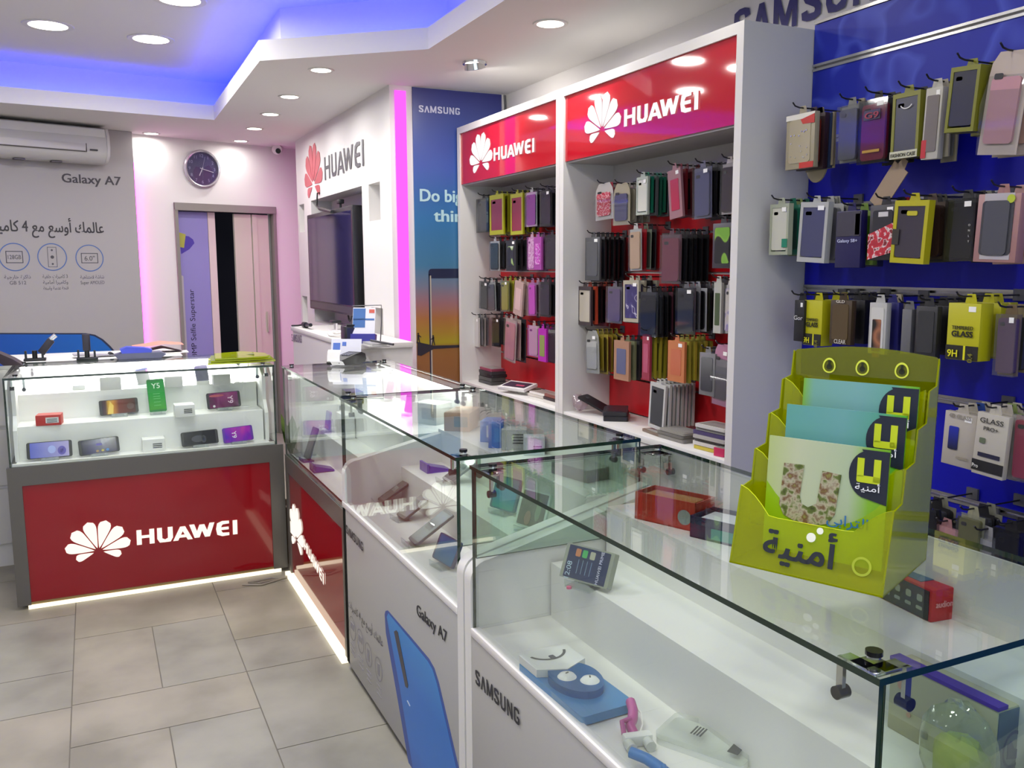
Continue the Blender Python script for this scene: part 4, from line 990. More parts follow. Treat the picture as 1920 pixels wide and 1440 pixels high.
# ------------------------------------------------------------------ yellow brochure holder on the nearest counter
hb = Vector((0.937, 0.958, ZT + .0006)); hx = Vector((.41, -.912, 0)).normalized(); hn = Vector((-.912, -.41, 0)).normalized()
HF = frame(hb, hx, UPV)                                          # local: X along the front, Y up, Z towards the customer
YEL = clear('yellow_acrylic', '#d8dc22', .05, .02, .20, '#c4cc00', .4)  # one acrylic in three tones: brightness of back, front, sides put into colour
YELF = clear('yellow_acrylic_front', '#f2f42c', .04, .02, .20, '#e6ee00', .4)
YELS = clear('yellow_acrylic_side', '#dfe32a', .03, .02, .75, '#b0b800', .45)
YEDGE = M('#d8e62a', .25)
hd = thing('brochure_holder', 'yellow clear brochure holder with three tiers on the nearest counter', 'brochure holder', HF)
hw = .118
def tier_front(y0, y1, z0, z1, w, drop, name):
    """Clear front sheet leaning back from (y0,z0) to (y1,z1) with a scooped top edge."""
    mb = MB(); n_ = 18; top = []
    for i in range(n_ + 1):
        x = -w + 2 * w * i / n_
        q = max(0.0, 1 - abs(x) / w)
        top.append((x, y1 - drop * min(1, q * 2.2) ** 1.5))
    zz_ = lambda y: z0 + (z1 - z0) * (y - y0) / (y1 - y0)
    for i in range(n_):
        (xa, ya), (xb, yb) = top[i], top[i + 1]
        for dz in (0, -.0025): mb.add([(xa, y0, z0 + dz), (xb, y0, z0 + dz), (xb, yb, zz_(yb) + dz), (xa, ya, zz_(ya) + dz)], [(0, 1, 2, 3)], 0)
        mb.add([(xa, ya, zz_(ya)), (xb, yb, zz_(yb)), (xb, yb, zz_(yb) - .0025), (xa, ya, zz_(ya) - .0025)], [(0, 1, 2, 3)], 1)
    return mb.build(name, [YELF, YEDGE], hd, local=True)
def slab(pts, x0, x1, name, mat=None):
    """Sheet running across X whose side outline is pts in (y, z)."""
    fr_ = frame((0, 0, 0), (0, 1, 0), (0, 0, 1))                # local x = Y, y = Z, z = X
    a = sum(pts[i - 1][0] * pts[i][1] - pts[i][0] * pts[i - 1][1] for i in range(len(pts)))
    return MB().prism(pts if a > 0 else pts[::-1], x0, x1, 0, fr_).build(name, mat or YEL, hd, local=True)
# back plate with rounded top and three hang holes
bkp = [(-hw, .0), (hw, .0), (hw, .318)]
for i in range(9): t_ = i / 8; bkp.append((hw - .006 - (2 * hw - .012) * t_, .324 + .010 * math.sin(PI * t_)))
bkp.append((-hw, .318))
BK = Matrix.Translation((0, 0, -.210)) @ Matrix.Rotation(math.radians(-2.5), 4, 'X')
MB().prism(bkp, -.0025, 0, 0, BK).build('back_plate', YEL, hd, local=True)
for x in (-.055, .0, .062):
    cy_, zz_ = .298, .0016; hl = MB(); pr = None
    for k in range(25):
        a = 2 * PI * k / 24; sq = 1.35 if math.sin(a) > 0 else 1.0
        ring_ = [(x + q * math.cos(a), cy_ + q * sq * math.sin(a), zz_) for q in (.0085, .0110)]
        if pr: hl.add([pr[0], pr[1], ring_[1], ring_[0]], [(0, 1, 2, 3)], 0, BK)
        pr = ring_
    hl.prism(disc(x, cy_, .0045, 14), .0005, .0018, 1, BK).box(x - .0018, x + .0018, cy_, cy_ + .0105, .0005, .0018, 1, BK)
    hl.build('hang_hole', [M('#d3dc4a', .3), M('#23270a', .5)], hd, local=True)
tier_front(.0, .120, .0, -.033, hw, .040, 'front_sheet')
tier_front(.05, .173, -.065, -.078, hw - .002, .055, 'front_sheet')
tier_front(.10, .225, -.115, -.128, hw - .004, .055, 'front_sheet')
tier_front(.15, .278, -.165, -.177, hw - .006, .055, 'front_sheet')
slab([(.0, .0), (.0025, .0), (.0025, -.210), (.0, -.210)], -hw, hw, 'base_sheet', YELS)
for sx in (-1, 1):
    x0 = sx * hw - (.0025 if sx > 0 else 0)
    slab([(.0, .0), (.118, -.033), (.122, -.070), (.171, -.078), (.175, -.120), (.223, -.128), (.227, -.170), (.276, -.177), (.280, -.214), (.322, -.222), (.0, -.210)], x0, x0 + .0025, 'side_sheet', YELS)
for y, z in ((.05, -.065), (.10, -.115), (.15, -.165)): slab([(y, z), (y + .002, z), (y + .002, z - .045), (y, z - .045)], -hw + .004, hw - .004, 'shelf_sheet')
LGF = lambda x, y: frame((x, y, -y * .275 + .0012), (1, 0, 0), (0, 1, -.275))
text('lettering', 'أمنية', M('#23282f', .4), hd, LGF(-.066, .024), .040, .112, .03, .001, local=True)
MB().prism(disc(0, 0, .0070), 0, .0012, 0, LGF(.006, .062)).prism(disc(.012, .012, .0050), 0, .0012, 0, LGF(.006, .062)).build('logo_dot', M('#e4e6d6', .4), hd, local=True)
rg = MB()
for k in range(24):
    a0, a1 = 2 * PI * k / 24, 2 * PI * (k + 1) / 24
    rg.add([(q * math.cos(a), q * math.sin(a), 0) for q, a in ((.0140, a0), (.0140, a1), (.0105, a1), (.0105, a0))], [(0, 1, 2, 3)], 0, LGF(.084, .036))
rg.build('ring_mark', M('#9fae2a', .4), hd, local=True)
# brochures
def brochure(y0, w, h, z, tilt, cols, label, big, dx=0.0):
    BF = HF @ Matrix.Translation((dx, y0, z)) @ Matrix.Rotation(math.radians(-tilt), 4, 'X')
    t = thing('brochure', label, 'brochure', BF, 'brochures in the yellow holder')
    MB().box(-w / 2, w / 2, 0, h, -.004, 0).build('sheet', ramp_mat('brochure_print', cols, 'X', .3), t, local=True)
    tx = w / 2 - .028; ty = h - .040
    lp = [(-w / 2, 0), (w / 2, 0), (w / 2, h * .60)] + [(w / 2 - w * k / 12, h * (.30 + .30 * abs(1 - k / 6) ** 2.2)) for k in range(1, 12)] + [(-w / 2, h * .60)]
    MB().prism(lp, .0001, .0004).build('lime_print', M('#86ac10', .35), t, local=True)
    pts = [(w / 2, h - .003), (tx - .012, h - .003)] + [(tx + .036 * math.cos(math.radians(a)) * .8, ty + .036 * math.sin(math.radians(a))) for a in range(110, 256, 12)] + [(w / 2, ty - .042)]
    MB().prism(pts, .0002, .0012).build('corner_tag', M('#1e2433', .35), t, local=True)
    um = M('#b9c81f', .4)
    MB().box(tx - .017, tx - .007, ty - .004, ty + .024, .0012, .002).box(tx + .007, tx + .017, ty - .010, ty + .024, .0012, .002).rrect(tx, ty - .007, .034, .0105, .003, .0012, .002).build('letter_mark', um, t, local=True)
    text('lettering', 'أمنية', M('#e6e8ec', .4), t, Matrix.Translation((tx - .018, ty - .024, .0012)), .010, .036, .01, .001, local=True)
    if big:
        um2 = noise_mat('photo_collage', [(.25, '#2c2a1e'), (.42, '#5c6b2e'), (.5, '#a9a48a'), (.6, '#6b4a33'), (.75, '#8f9c4a')], 60, .4, detail=3)
        ux, uy = -.025, .062
        mb = MB()
        mb.prism([(ux - .040, uy + .078), (ux - .044, uy + .012), (ux - .036, uy - .004), (ux - .014, uy - .012), (ux + .012, uy - .013), (ux + .034, uy - .006), (ux + .044, uy + .010), (ux + .050, uy + .072), (ux + .021, uy + .074), (ux + .015, uy + .022), (ux + .002, uy + .014), (ux - .008, uy + .018), (ux - .012, uy + .030), (ux - .008, uy + .079)][::-1], .0005, .0016)
        mb.build('letter_collage', um2, t, local=True)
        text('lettering', 'الترابي', M('#2f6fae', .4), t, Matrix.Translation((.008, .058, .0018)), .016, .062, .01, .001, local=True)
    return t
brochure(.020, .185, .180, -.052, 4, [(0, '#a9b878'), (.25, '#b4bc9c'), (.7, '#a3b494'), (.86, '#7aac2c'), (1, '#66a01a')], 'pale brochure with a collage letter, front of the yellow holder', True, .006)
brochure(.070, .185, .175, -.102, 4, [(0, '#5a9a92'), (.5, '#649c9c'), (.8, '#4f9682'), (.92, '#5aa832'), (1, '#48961a')], 'blue green brochure in the middle tier of the yellow holder', False, .012)
brochure(.120, .180, .163, -.152, 4, [(0, '#74a832'), (.1, '#6ea296'), (.5, '#70a2a2'), (.8, '#5e9c8e'), (.9, '#74b03e'), (1, '#5aa024')], 'blue green brochure in the rear tier of the yellow holder', False, .016)

# ------------------------------------------------------------------ tall display cabinets
XC = 2.0
def cabinet(y0, y1, label, logo, near):
    c = thing('display_cabinet', label, 'display cabinet', ((XC + 2.3) / 2, (y0 + y1) / 2, 0), 'tall red fronted cabinets')
    t_ = .036
    for y in (y0, y1 - t_): MB().box(XC, 2.335, y, y + t_, 0, 2.30).build('side_panel', M('#d2d0cd', .5, name='cabinet_white'), c)
    MB().box(XC, 2.335, y0 + t_, y1 - t_, 2.262, 2.30).build('top_panel', M('#d2d0cd', .5), c)
    MB().box(XC + .01, XC + .02, y0 + t_, y1 - t_, 1.972, 2.262).build('sign_panel', M('#b51526', .05, spec=.7, name='sign_red'), c)
    MB().box(XC + .02, 2.30, y0 + t_, y1 - t_, 1.965, 1.975).build('sign_underside', M('#a9a7a5', .5), c)
    MB().box(2.27, 2.29, y0 + t_, y1 - t_, 1.0, 1.975).build('upper_back', M('#b8b6b4', .5), c)
    mb = MB()
    for k in range(6): mb.box(2.262, 2.27, y0 + t_, y1 - t_, .81 + k * .165, .81 + k * .165 + .155)
    mb.build('red_slat_panel', M('#b3121c', .35, name='slat_red'), c)
    MB().rbox(XC + .005, 2.30, y0 + t_, y1 - t_, .775, .805, .002).build('shelf', LAM, c)
    MB().box(XC + .03, 2.30, y0 + t_, y1 - t_, .06, .775).build('base_body', WHITE, c)
    mid = (y0 + y1) / 2
    for a, b in ((y0 + t_ + .004, mid - .002), (mid + .002, y1 - t_ - .004)):
        d = MB().box(XC + .012, XC + .03, a, b, .08, .772).build('cabinet_door', M('#cfcdca', .4), c)
        MB().box(XC + .002, XC + .012, (b - .05 if a < mid - .1 else a + .04), (b - .04 if a < mid - .1 else a + .05), .6, .72).build('door_handle', CHROME, d)
    base, top, bl, br, tl = logo
    X = XC + .009
    Pb, Tp = at_x(*base, X), at_x(*top, X)
    LG2 = glow('#ffffff', 1.0, 'lit_sign')
    flower_on(c, LG2, frame((X, Pb.y, Pb.z), (0, -1, 0), (0, 0, 1)), (Tp.z - Pb.z), 1.0)
    P0, P1, T = at_x(*bl, X), at_x(*br, X), at_x(*tl, X)
    text_px('lettering', 'HUAWEI', LG2, c, P0, P1, (0, 0, 1), T.z - P0.z, .035, .002)
    return c
cabB = cabinet(2.405, 3.675, 'nearer tall white cabinet with a lit red sign and hanging phone cases', ((1129, 244), (1137, 170), (1170.6, 238), (1310, 205), (1170.6, 206)), True)
cabA = cabinet(3.677, 4.94, 'farther tall white cabinet with a lit red sign, against the sunset poster', ((901.7, 306), (904, 247), (926, 302), (1002.7, 285), (926, 278)), False)

# blue slat wall
sw = thing('slat_panel', 'blue patterned slat wall panel with silver rails', 'slat wall', (XW, .6, 0))
BLU1 = noise_mat('blue_floral', [(.0, '#1a2a9c'), (.45, '#16249a'), (.5, '#3a4ab8'), (.53, '#17259b'), (.62, '#17259b'), (.66, '#2f3fb0'), (.7, '#16239a')], 3.2, .38, detail=2.0, spec=.3)
BLU2 = M('#0c10a6', .4, spec=.35, name='slat_blue')
RAILZ = [2.17, 1.92, 1.69, 1.415, 1.095, .80, .50]
zz_ = 2.325
for k, rz in enumerate(RAILZ + [.05]):
    MB().box(XW + .004, XW + .03, -1.2, 2.402, rz + .012, zz_ - .012).build('slat_board', BLU1 if k < 2 else BLU2, sw); zz_ = rz
ral = M('#b9b9b6', .25, metal=.9, name='rail_silver')
for rz in RAILZ:
    MB().box(XW, XW + .03, -1.2, 2.402, rz + .004, rz + .012).box(XW, XW + .03, -1.2, 2.402, rz - .012, rz - .004).box(XW + .014, XW + .03, -1.2, 2.402, rz - .004, rz + .004).build('slat_rail', ral, sw)
MB().box(XW, XW + .03, -1.2, 2.402, 2.315, 2.325).build('top_trim', ral, sw)
ws = thing('wall_sign', 'large dark blue letters on the pale wall above the blue slat wall', 'sign', (2.335, 2.2, 2.44))
heavy('lettering', 'SΛMSUNG', M('#2c2a6b', .5), ws, frame((2.337, 2.87, 2.345), (0, -1, 0), (0, 0, 1)), .135, .82, .002)

# ------------------------------------------------------------------ hanging goods
ORD = ['front', 'second back', 'third back', 'fourth back', 'fifth back', 'sixth back', 'seventh back', 'eighth back', 'ninth back', 'tenth back', 'eleventh back', 'twelfth back']
NUM = ['first', 'second', 'third', 'fourth', 'fifth', 'sixth', 'seventh', 'eighth', 'ninth', 'tenth']
CN = {}
def cname(h):
    r, g, b = (int(h[i:i + 2], 16) for i in (1, 3, 5)); mx, mn = max(r, g, b), min(r, g, b)
    if mx - mn < 26: return 'black' if mx < 52 else 'dark grey' if mx < 95 else 'grey' if mx < 165 else 'white'
    if r == mx and b > g + 15: return 'magenta' if b > 110 else 'pink' if r > 150 else 'maroon'
    if b == mx: return 'navy' if mx < 100 else 'purple' if r > g + 10 else 'blue'
    if g == mx and r < g * .8: return 'green'
    if r == mx and g > r * .82: return ('cream' if b > r * .62 else 'yellow') if r > 150 else 'olive'
    if r == mx and g > r * .5: return 'tan' if b > r * .4 else 'orange'
    return 'brown' if r < 110 else 'red'
SLEEVE = clear('pack_film', '#eef0f2', .05, .06, .025, '#e8eaea')
SLEEVE_D = clear('smoky_film', '#c4c7cc', .05, .05, .02, '#8a8c90')
PAT = {'#c03048': noise_mat('red_dotted_print', [(.42, '#b81f38'), (.5, '#c83a50'), (.54, '#e0d2d2'), (.6, '#c02840')], 70, .3, detail=1), '#d8c4cc': noise_mat('pink_print', [(.4, '#c9a0b4'), (.5, '#d8c4cc'), (.6, '#b07a98')], 80, .3, detail=1),
       '#c98ac0': noise_mat('magenta_reflection', [(.4, '#9a2f92'), (.5, '#c04ab8'), (.56, '#d8b0d4'), (.65, '#7a3a86')], 70, .3, detail=1), '#443c66': noise_mat('violet_print_case', [(.45, '#3a3462'), (.6, '#4c4674'), (.64, '#c4c0d0'), (.66, '#443c66')], 30, .2, detail=0),  # the magenta one paints the pink strip's reflection
       '#74a03a': noise_mat('green_black_print', [(.44, '#1f2122'), (.5, '#2a2c2c'), (.53, '#7aa83c'), (.6, '#6a9a34')], 14, .3, detail=0), '#8fae5a': noise_mat('dark_green_print', [(.46, '#26292a'), (.53, '#2f3432'), (.56, '#8fae5a'), (.66, '#c9d0c4')], 16, .3, detail=0),
       '#cfc4c4': noise_mat('pastel_print', [(.4, '#cfc6b8'), (.52, '#d2c4c8'), (.58, '#8a86b4'), (.66, '#c9a0a8')], 30, .3, detail=0)}
def MC(c): return PAT.get(c) or M(c, .22 if cname(c) in ('black', 'dark grey', 'navy') else .32)
def dim(h, k=.84):
    return h if h in PAT else '#' + ''.join('%02x' % int(int(h[i:i + 2], 16) * k) for i in (1, 3, 5))
def pack_parts(t, w, h, d, kind, card, case, detail, cam_col='#1a1a1e'):
    """Local frame: X along the pack's width, Y up with 0 at the hook, Z to the front. Pack hangs from (0, 0)."""
    hh = h; card = dim(card); case = dim(case, .9) if case else case
    if kind == 'box':                                           # printed carton with a window and a hang tab
        MB().rbox(-w / 2, w / 2, -hh, -.012, -d, 0, .0015).prism([(-.018, -.013), (.018, -.013), (.012, .012), (-.012, .012)], -d * .5, -d * .5 + .0012).build('carton', M(card, .4), t, local=True)
        if case:
            MB().rrect(0, -hh * .53, w * .74, hh * .74, w * .08, 0, .0022).build('phone_case', MC(case), t, local=True)
    elif kind == 'clear':                                       # clear box: back card, case, film
        MB().box(-w / 2 + .001, w / 2 - .001, -hh + .001, -.013, -d, -d + .0015).prism([(-.018, -.014), (.018, -.014), (.012, .012), (-.012, .012)], -d + .0002, -d + .0014).build('card', M(card, .5), t, local=True)
        MB().rrect(0, -hh * .54, w * .82, hh * .82, w * .10, -d + .002, -.003).build('phone_case', MC(case), t, local=True)
        if detail > 1:
            MB().box(-w / 2, w / 2, -hh, -.012, -d, .0005).build('clear_box', SLEEVE if (cname(card) not in ('black', 'dark grey')) else SLEEVE_D, t, local=True)
    elif kind == 'blister':                                     # framed blister: coloured frame round a panel
        fr = MB(); e = w * .10
        fr.box(-w / 2, w / 2, -e * 1.4 - .008, -.008, -d, 0).box(-w / 2, w / 2, -hh, -hh + e * 1.3, -d, 0).box(-w / 2, -w / 2 + e, -hh + e * 1.3, -e * 1.4 - .008, -d, 0).box(w / 2 - e, w / 2, -hh + e * 1.3, -e * 1.4 - .008, -d, 0)
        fr.prism([(-.018, -.010), (.018, -.010), (.012, .012), (-.012, .012)], -d * .5, -d * .5 + .0015)
        fr.build('frame', M(card, .35), t, local=True)
        MB().rrect(0, -hh * .5, w * .8, hh * .82, w * .08, -d + .001, -.002).build('phone_case', MC(case), t, local=True)
    elif kind == 'bag':                                         # soft film bag with a card and a case
        MB().prism([(-w * .3, .006), (-w * .46, -.02), (-w / 2, -.05), (-w / 2, -hh), (w / 2, -hh), (w / 2, -.05), (w * .46, -.02), (w * .3, .006)], -d, -d + .002).build('card', M(card, .5), t, local=True)
        MB().rrect(0, -hh * .56, w * .74, hh * .66, w * .09, -d + .002, -.003).build('phone_case', MC(case), t, local=True)
        if detail > 1:
            MB().add([(-w / 2, -.04, -d), (w / 2, -.04, -d), (w / 2 + .004, -hh * .5, .004), (w / 2, -hh, -.004), (-w / 2, -hh, -.004), (-w / 2 - .004, -hh * .5, .004)], [(0, 5, 2, 1), (5, 4, 3, 2)]).build('bag_film', SLEEVE, t, local=True)
    elif kind == 'card':                                        # plain hanging card
        MB().box(-w / 2, w / 2, -hh, -.012, -d, 0).prism([(-.016, -.013), (.016, -.013), (.010, .012), (-.010, .012)], -d * .5, -d * .5 + .0012).build('card', M(card, .5), t, local=True)
        if case: MB().rrect(0, -hh * .55, w * .62, hh * .6, w * .05, 0, .0012).build('picture', MC(case), t, local=True)
    if detail and case and kind in ('clear', 'bag', 'blister'):
        MB().rrect(-w * .2, -hh * .22, w * .22, hh * .06, .004, -.0029, -.002).build('camera_hole', M(cam_col, .4), t, local=True)
    if detail and random.random() < .45:
        MB().box(w * .14, w * .36, -.034, -.020, .0006, .0012).build('price_sticker', PWHITE, t, local=True)
def hook(x0, y, z, xb, label, group):
    t = thing('display_hook', label, 'display hook', (xb, y, z), group)
    MB().tube([(0, 0, .0), (x0 - xb + .012, 0, 0), (x0 - xb - .006, 0, .004), (x0 - xb - .016, 0, .014)], .0026, 6).build('wire', M('#3c3c40', .3, metal=.7), t, local=True)
    MB().box(-.004, .004, -.018, .018, -.016, .016).build('mount_plate', M('#55555a', .4), t, local=True)
    return t
def place_pack(kind, w, h, d, card, case, y, ztop, x, label, group, cat='phone case', roll=0.0, yaw=0.0, detail=1, name='phone_case_pack'):
    F = frame((x, y, ztop), (0, -1, 0), (0, 0, 1)) @ Matrix.Rotation(math.radians(yaw), 4, 'Y') @ Matrix.Rotation(math.radians(roll), 4, 'Z')
    t = thing(name, label, cat, F, group)
    pack_parts(t, w, h, d, kind, card, case, detail)
    return t
used_labels = set()
def row_of_hooks(items, Xf, Xb, place, rowname, group, end):
    """items: (x0, y0, x1, y1, kind, card, case, n, stack colours, pitch, roll): px rectangle of the front pack on the plane x = Xf."""
    for k, it in enumerate(items):
        x0, y0, x1, y1, kind, card, case, n, cols, pitch, roll = it
        ym = (y0 + y1) / 2
        a, b = at_x(x0, ym, Xf), at_x(x1, ym, Xf); w = a.y - b.y; yc = (a.y + b.y) / 2
        xm = (x0 + x1) / 2
        zt, zb = at_x(xm, y0, Xf).z, at_x(xm, y1, Xf).z
        hk = '%s hook %s, %s' % (NUM[k], end, rowname)
        hook(Xf - .012, yc, zt + .006, Xb, 'wire hook, %s of the row %s, %s' % (NUM[k], end, place + ' ' + rowname), 'wire display hooks')
        d = min(.011, pitch * .8)
        for j in range(n):
            x = Xf + j * pitch
            if x > Xb - .012: break
            cc, ca = (card, case) if j == 0 else cols[(j - 1) % len(cols)]
            rnd = random.Random(k * 31 + j * 7 + int(x0))
            c1_ = cname(ca or cc)
            lab = '%s phone case pack, %s on %s hook %s, %s %s' % (c1_, ORD[j], NUM[k], end, rowname, place)
            ww = w * (1 if j == 0 else rnd.uniform(.92, 1.03)); h = (zt - zb) * (1 if j == 0 else rnd.uniform(.93, 1.03))
            kk = kind if (cc, ca) == (card, case) or j == 0 else ('clear' if kind == 'bag' else kind)
            place_pack(kk, ww, h, d, cc, ca, yc + (0 if j == 0 else rnd.uniform(-.004, .004)), zt, x, lab, group, roll=roll if j == 0 else roll * .3 + rnd.uniform(-1.5, 1.5), detail=(2 if j == 0 else 0))
K, DG_, GR, WH = '#17171c', '#3b3c42', '#7d7e82', '#d6d6d2'
blk = [(K, '#1d1d24'), (DG_, K), (K, '#23232b')]
mix = [(K, DG_), ('#c9c6bd', '#3a3a40'), (DG_, '#1d1d24'), (K, '#2a2a44')]
red = [('#7a1420', '#9a2030'), ('#5a1420', K), ('#8f8a86', '#8a1a28')]
yel = [('#b3ac2a', '#8a8a1e'), ('#c4bc3a', '#5a5a20'), ('#a9a12a', '#77752a')]
CA, CB = 'farther cabinet', 'nearer cabinet'
FE = 'from poster'
XB_ = 2.262
A_rows = [  # magenta packs here hold the pink strip's reflection in their colour
 ('top row', [(893, 368, 916, 436, 'clear', K, '#3a3c58', 4, blk, .032, 0), (918, 362, 944, 440, 'blister', '#b9b91c', '#8a2f4a', 4, [('#a9a91e', '#7a4a2a'), ('#b9b91c', '#8a2f4a')], .03, 0),
             (957, 360, 980, 440, 'blister', '#b9b91c', '#8f2f3c', 4, [('#9a9a22', '#6a3a22'), ('#b9b91c', '#7a2f2a')], .03, 0), (984, 356, 1004, 425, 'clear', '#c4c4c6', '#30325a', 4, blk, .032, 0), (1012, 352, 1032, 424, 'clear', K, '#20203a', 4, mix, .032, 0)]),
 ('second row', [(917, 448, 934, 508, 'clear', '#c8c8c6', '#2a2a30', 4, mix, .032, 0), (949, 446, 967, 508, 'card', '#2c3030', '#8fae5a', 4, blk, .032, 0), (988, 440, 1001, 506, 'clear', '#cfa9b9', '#d8c4cc', 3, [('#b9a0ac', '#a0607a')], .03, 0),
                (1001, 440, 1015, 506, 'card', '#b04aa8', '#c98ac0', 3, [('#6a3a6a', '#7a4a78')], .03, 0), (1022, 436, 1042, 505, 'clear', K, '#22222e', 4, blk, .032, 0)]),
 ('third row', [(899, 524, 915, 580, 'clear', DG_, '#3a3a3e', 3, mix, .034, -3), (912, 526, 926, 584, 'clear', '#b0b2ae', '#50535a', 3, mix, .032, 4), (938, 522, 952, 584, 'clear', '#8a8a5a', '#a9a43a', 4, yel, .03, 0), (966, 524, 982, 592, 'card', '#c9aaa0', '#d9b9b2', 2, [('#b59a92', '#c9aaa0')], .03, -9),
               (989, 526, 1002, 592, 'clear', '#a86a98', '#c24ab0', 4, [('#c9a0b8', '#6a3a5a')], .03, 2), (1010, 524, 1030, 594, 'clear', K, '#23233a', 5, blk, .028, 0)]),
 ('bottom row', [(888, 592, 897, 650, 'card', '#d9d6d0', None, 4, [(GR, None), ('#b6b3ae', None)], .02, 0), (922, 592, 936, 650, 'clear', K, DG_, 4, mix, .03, 0), (946, 594, 967, 678, 'clear', '#d2bcb4', '#d98f9c', 3, [('#c9b4ac', '#b98a90'), (DG_, K)], .028, -6),
                (989, 606, 1008, 668, 'clear', '#c9b4ac', '#b9a49c', 3, [('#2a2a2e', K)], .03, 0), (1009, 612, 1024, 678, 'card', '#c026b8', '#8a9a4a', 3, [('#7a1f78', '#c026b8')], .028, 0), (1028, 614, 1044, 680, 'clear', K, '#24302c', 3, blk, .03, 0)]),
]
for rn, items in A_rows: row_of_hooks(items, 2.085, XB_, CA, rn, 'phone case packs in the farther cabinet', FE)
B_rows = [
 ('top row', [(1113, 346, 1146, 412, 'bag', '#d9d2cc', '#c03048', 4, [('#c02840', '#a01f34'), ('#8a2030', '#c23a50')], .034, 2), (1147, 346, 1178, 422, 'bag', '#b9ae92', '#4a4a72', 4, [('#9a9488', '#c9c0a8'), ('#7a7870', '#8a857a')], .034, 0),
             (1193, 328, 1214, 403, 'blister', '#c4cfc2', '#dfe0d4', 7, [('#0f7a5c', '#3c3f44'), ('#5f6468', '#2c2e33'), ('#0f6a54', '#2a2c30')], .021, 0), (1250, 312, 1274, 410, 'card', '#a87880', '#b8244a', 5, red, .028, 7),
             (1297, 308, 1330, 410, 'clear', '#6a6a86', '#4f5078', 6, blk, .026, 2), (1350, 300, 1376, 402, 'clear', '#b9b0b0', '#3a2a30', 3, red, .03, 0)]),
 ('second row', [(1097, 440, 1124, 526, 'box', '#55565a', '#5f6064', 6, [(K, K), ('#101014', K)], .026, 0), (1177, 424, 1199, 508, 'clear', '#c9c9c4', '#d9b592', 5, [('#a3141e', '#b01824'), ('#8f9a86', '#50584e'), (DG_, K)], .026, 2),
                (1237, 434, 1274, 532, 'clear', '#5a3a44', '#7a2440', 6, [(K, K), ('#0f0f12', K)], .026, 0), (1336, 412, 1373, 503, 'box', '#38393e', '#74a03a', 4, mix, .03, 0)]),
 ('third row', [(1083, 534, 1108, 610, 'blister', '#4a3c40', '#cfc6b4', 5, [('#d4553a', '#2a2a2e'), (K, DG_), ('#7a2430', K)], .028, 0), (1136, 532, 1163, 606, 'clear', '#6a6472', '#5f4a78', 4, mix, .03, 0), (1168, 522, 1197, 604, 'blister', '#c2bca4', '#443c66', 4, [('#b9b29a', '#4a4470'), (K, DG_)], .03, 1),
               (1197, 542, 1230, 631, 'clear', '#5a5c60', '#3d3f46', 6, [(K, DG_), ('#1d1d22', K), ('#5a2a38', K)], .026, 0), (1266, 534, 1300, 627, 'clear', '#6a6c70', '#55575e', 6, [(GR, DG_), ('#b9bcc0', K), (K, '#3a3c30')], .026, 1), (1338, 524, 1352, 625, 'card', '#c9c9bf', '#4a5a3a', 3, mix, .03, 0), (1357, 528, 1374, 626, 'clear', '#d6d0c8', '#cfc4c4', 2, [('#c9c0d6', '#a89ac0')], .03, 0)]),
 ('bottom row', [(1095, 622, 1119, 700, 'bag', '#a9aaa4', '#b8b9b6', 6, [('#b4a23a', '#8a7a1e'), ('#c9b84a', '#5a4a1e'), ('#a8922a', '#8a5a3a')], .026, 3), (1151, 634, 1179, 713, 'card', '#b98a6a', '#5f6488', 5, [('#8a8f6a', '#5a6a4a'), (DG_, K), (K, '#2a2c3a')], .028, 0),
                (1204, 622, 1218, 712, 'card', '#a9304a', '#b8486a', 5, yel + [('#6a4a3a', '#4a3a2a')], .026, 0), (1252, 634, 1283, 716, 'card', '#d9824a', '#c9663a', 6, [('#b0a83a', '#9a922a'), ('#c2b23a', '#8a7a1e')], .026, 0),
                (1311, 656, 1340, 742, 'box', '#8a8a8c', '#3a3c44', 3, mix, .03, 0), (1336, 648, 1367, 762, 'bag', '#c98aa8', '#4a4450', 2, [('#b97a98', '#8a5a78')], .03, -3)]),
 ('lowest row', [(1219, 716, 1248, 806, 'blister', '#dcdcd8', '#4a4c50', 8, [('#dcdcd8', '#9a9c98'), ('#c9c9c4', '#77797a')], .020, -4)]),
]
for rn, items in B_rows: row_of_hooks(items, 2.085, XB_, CB, rn, 'phone case packs in the nearer cabinet', FE)

# writing on a few fronts
def find_pack(lab): return next(o for o in bpy.data.objects if o.get('label') == lab)
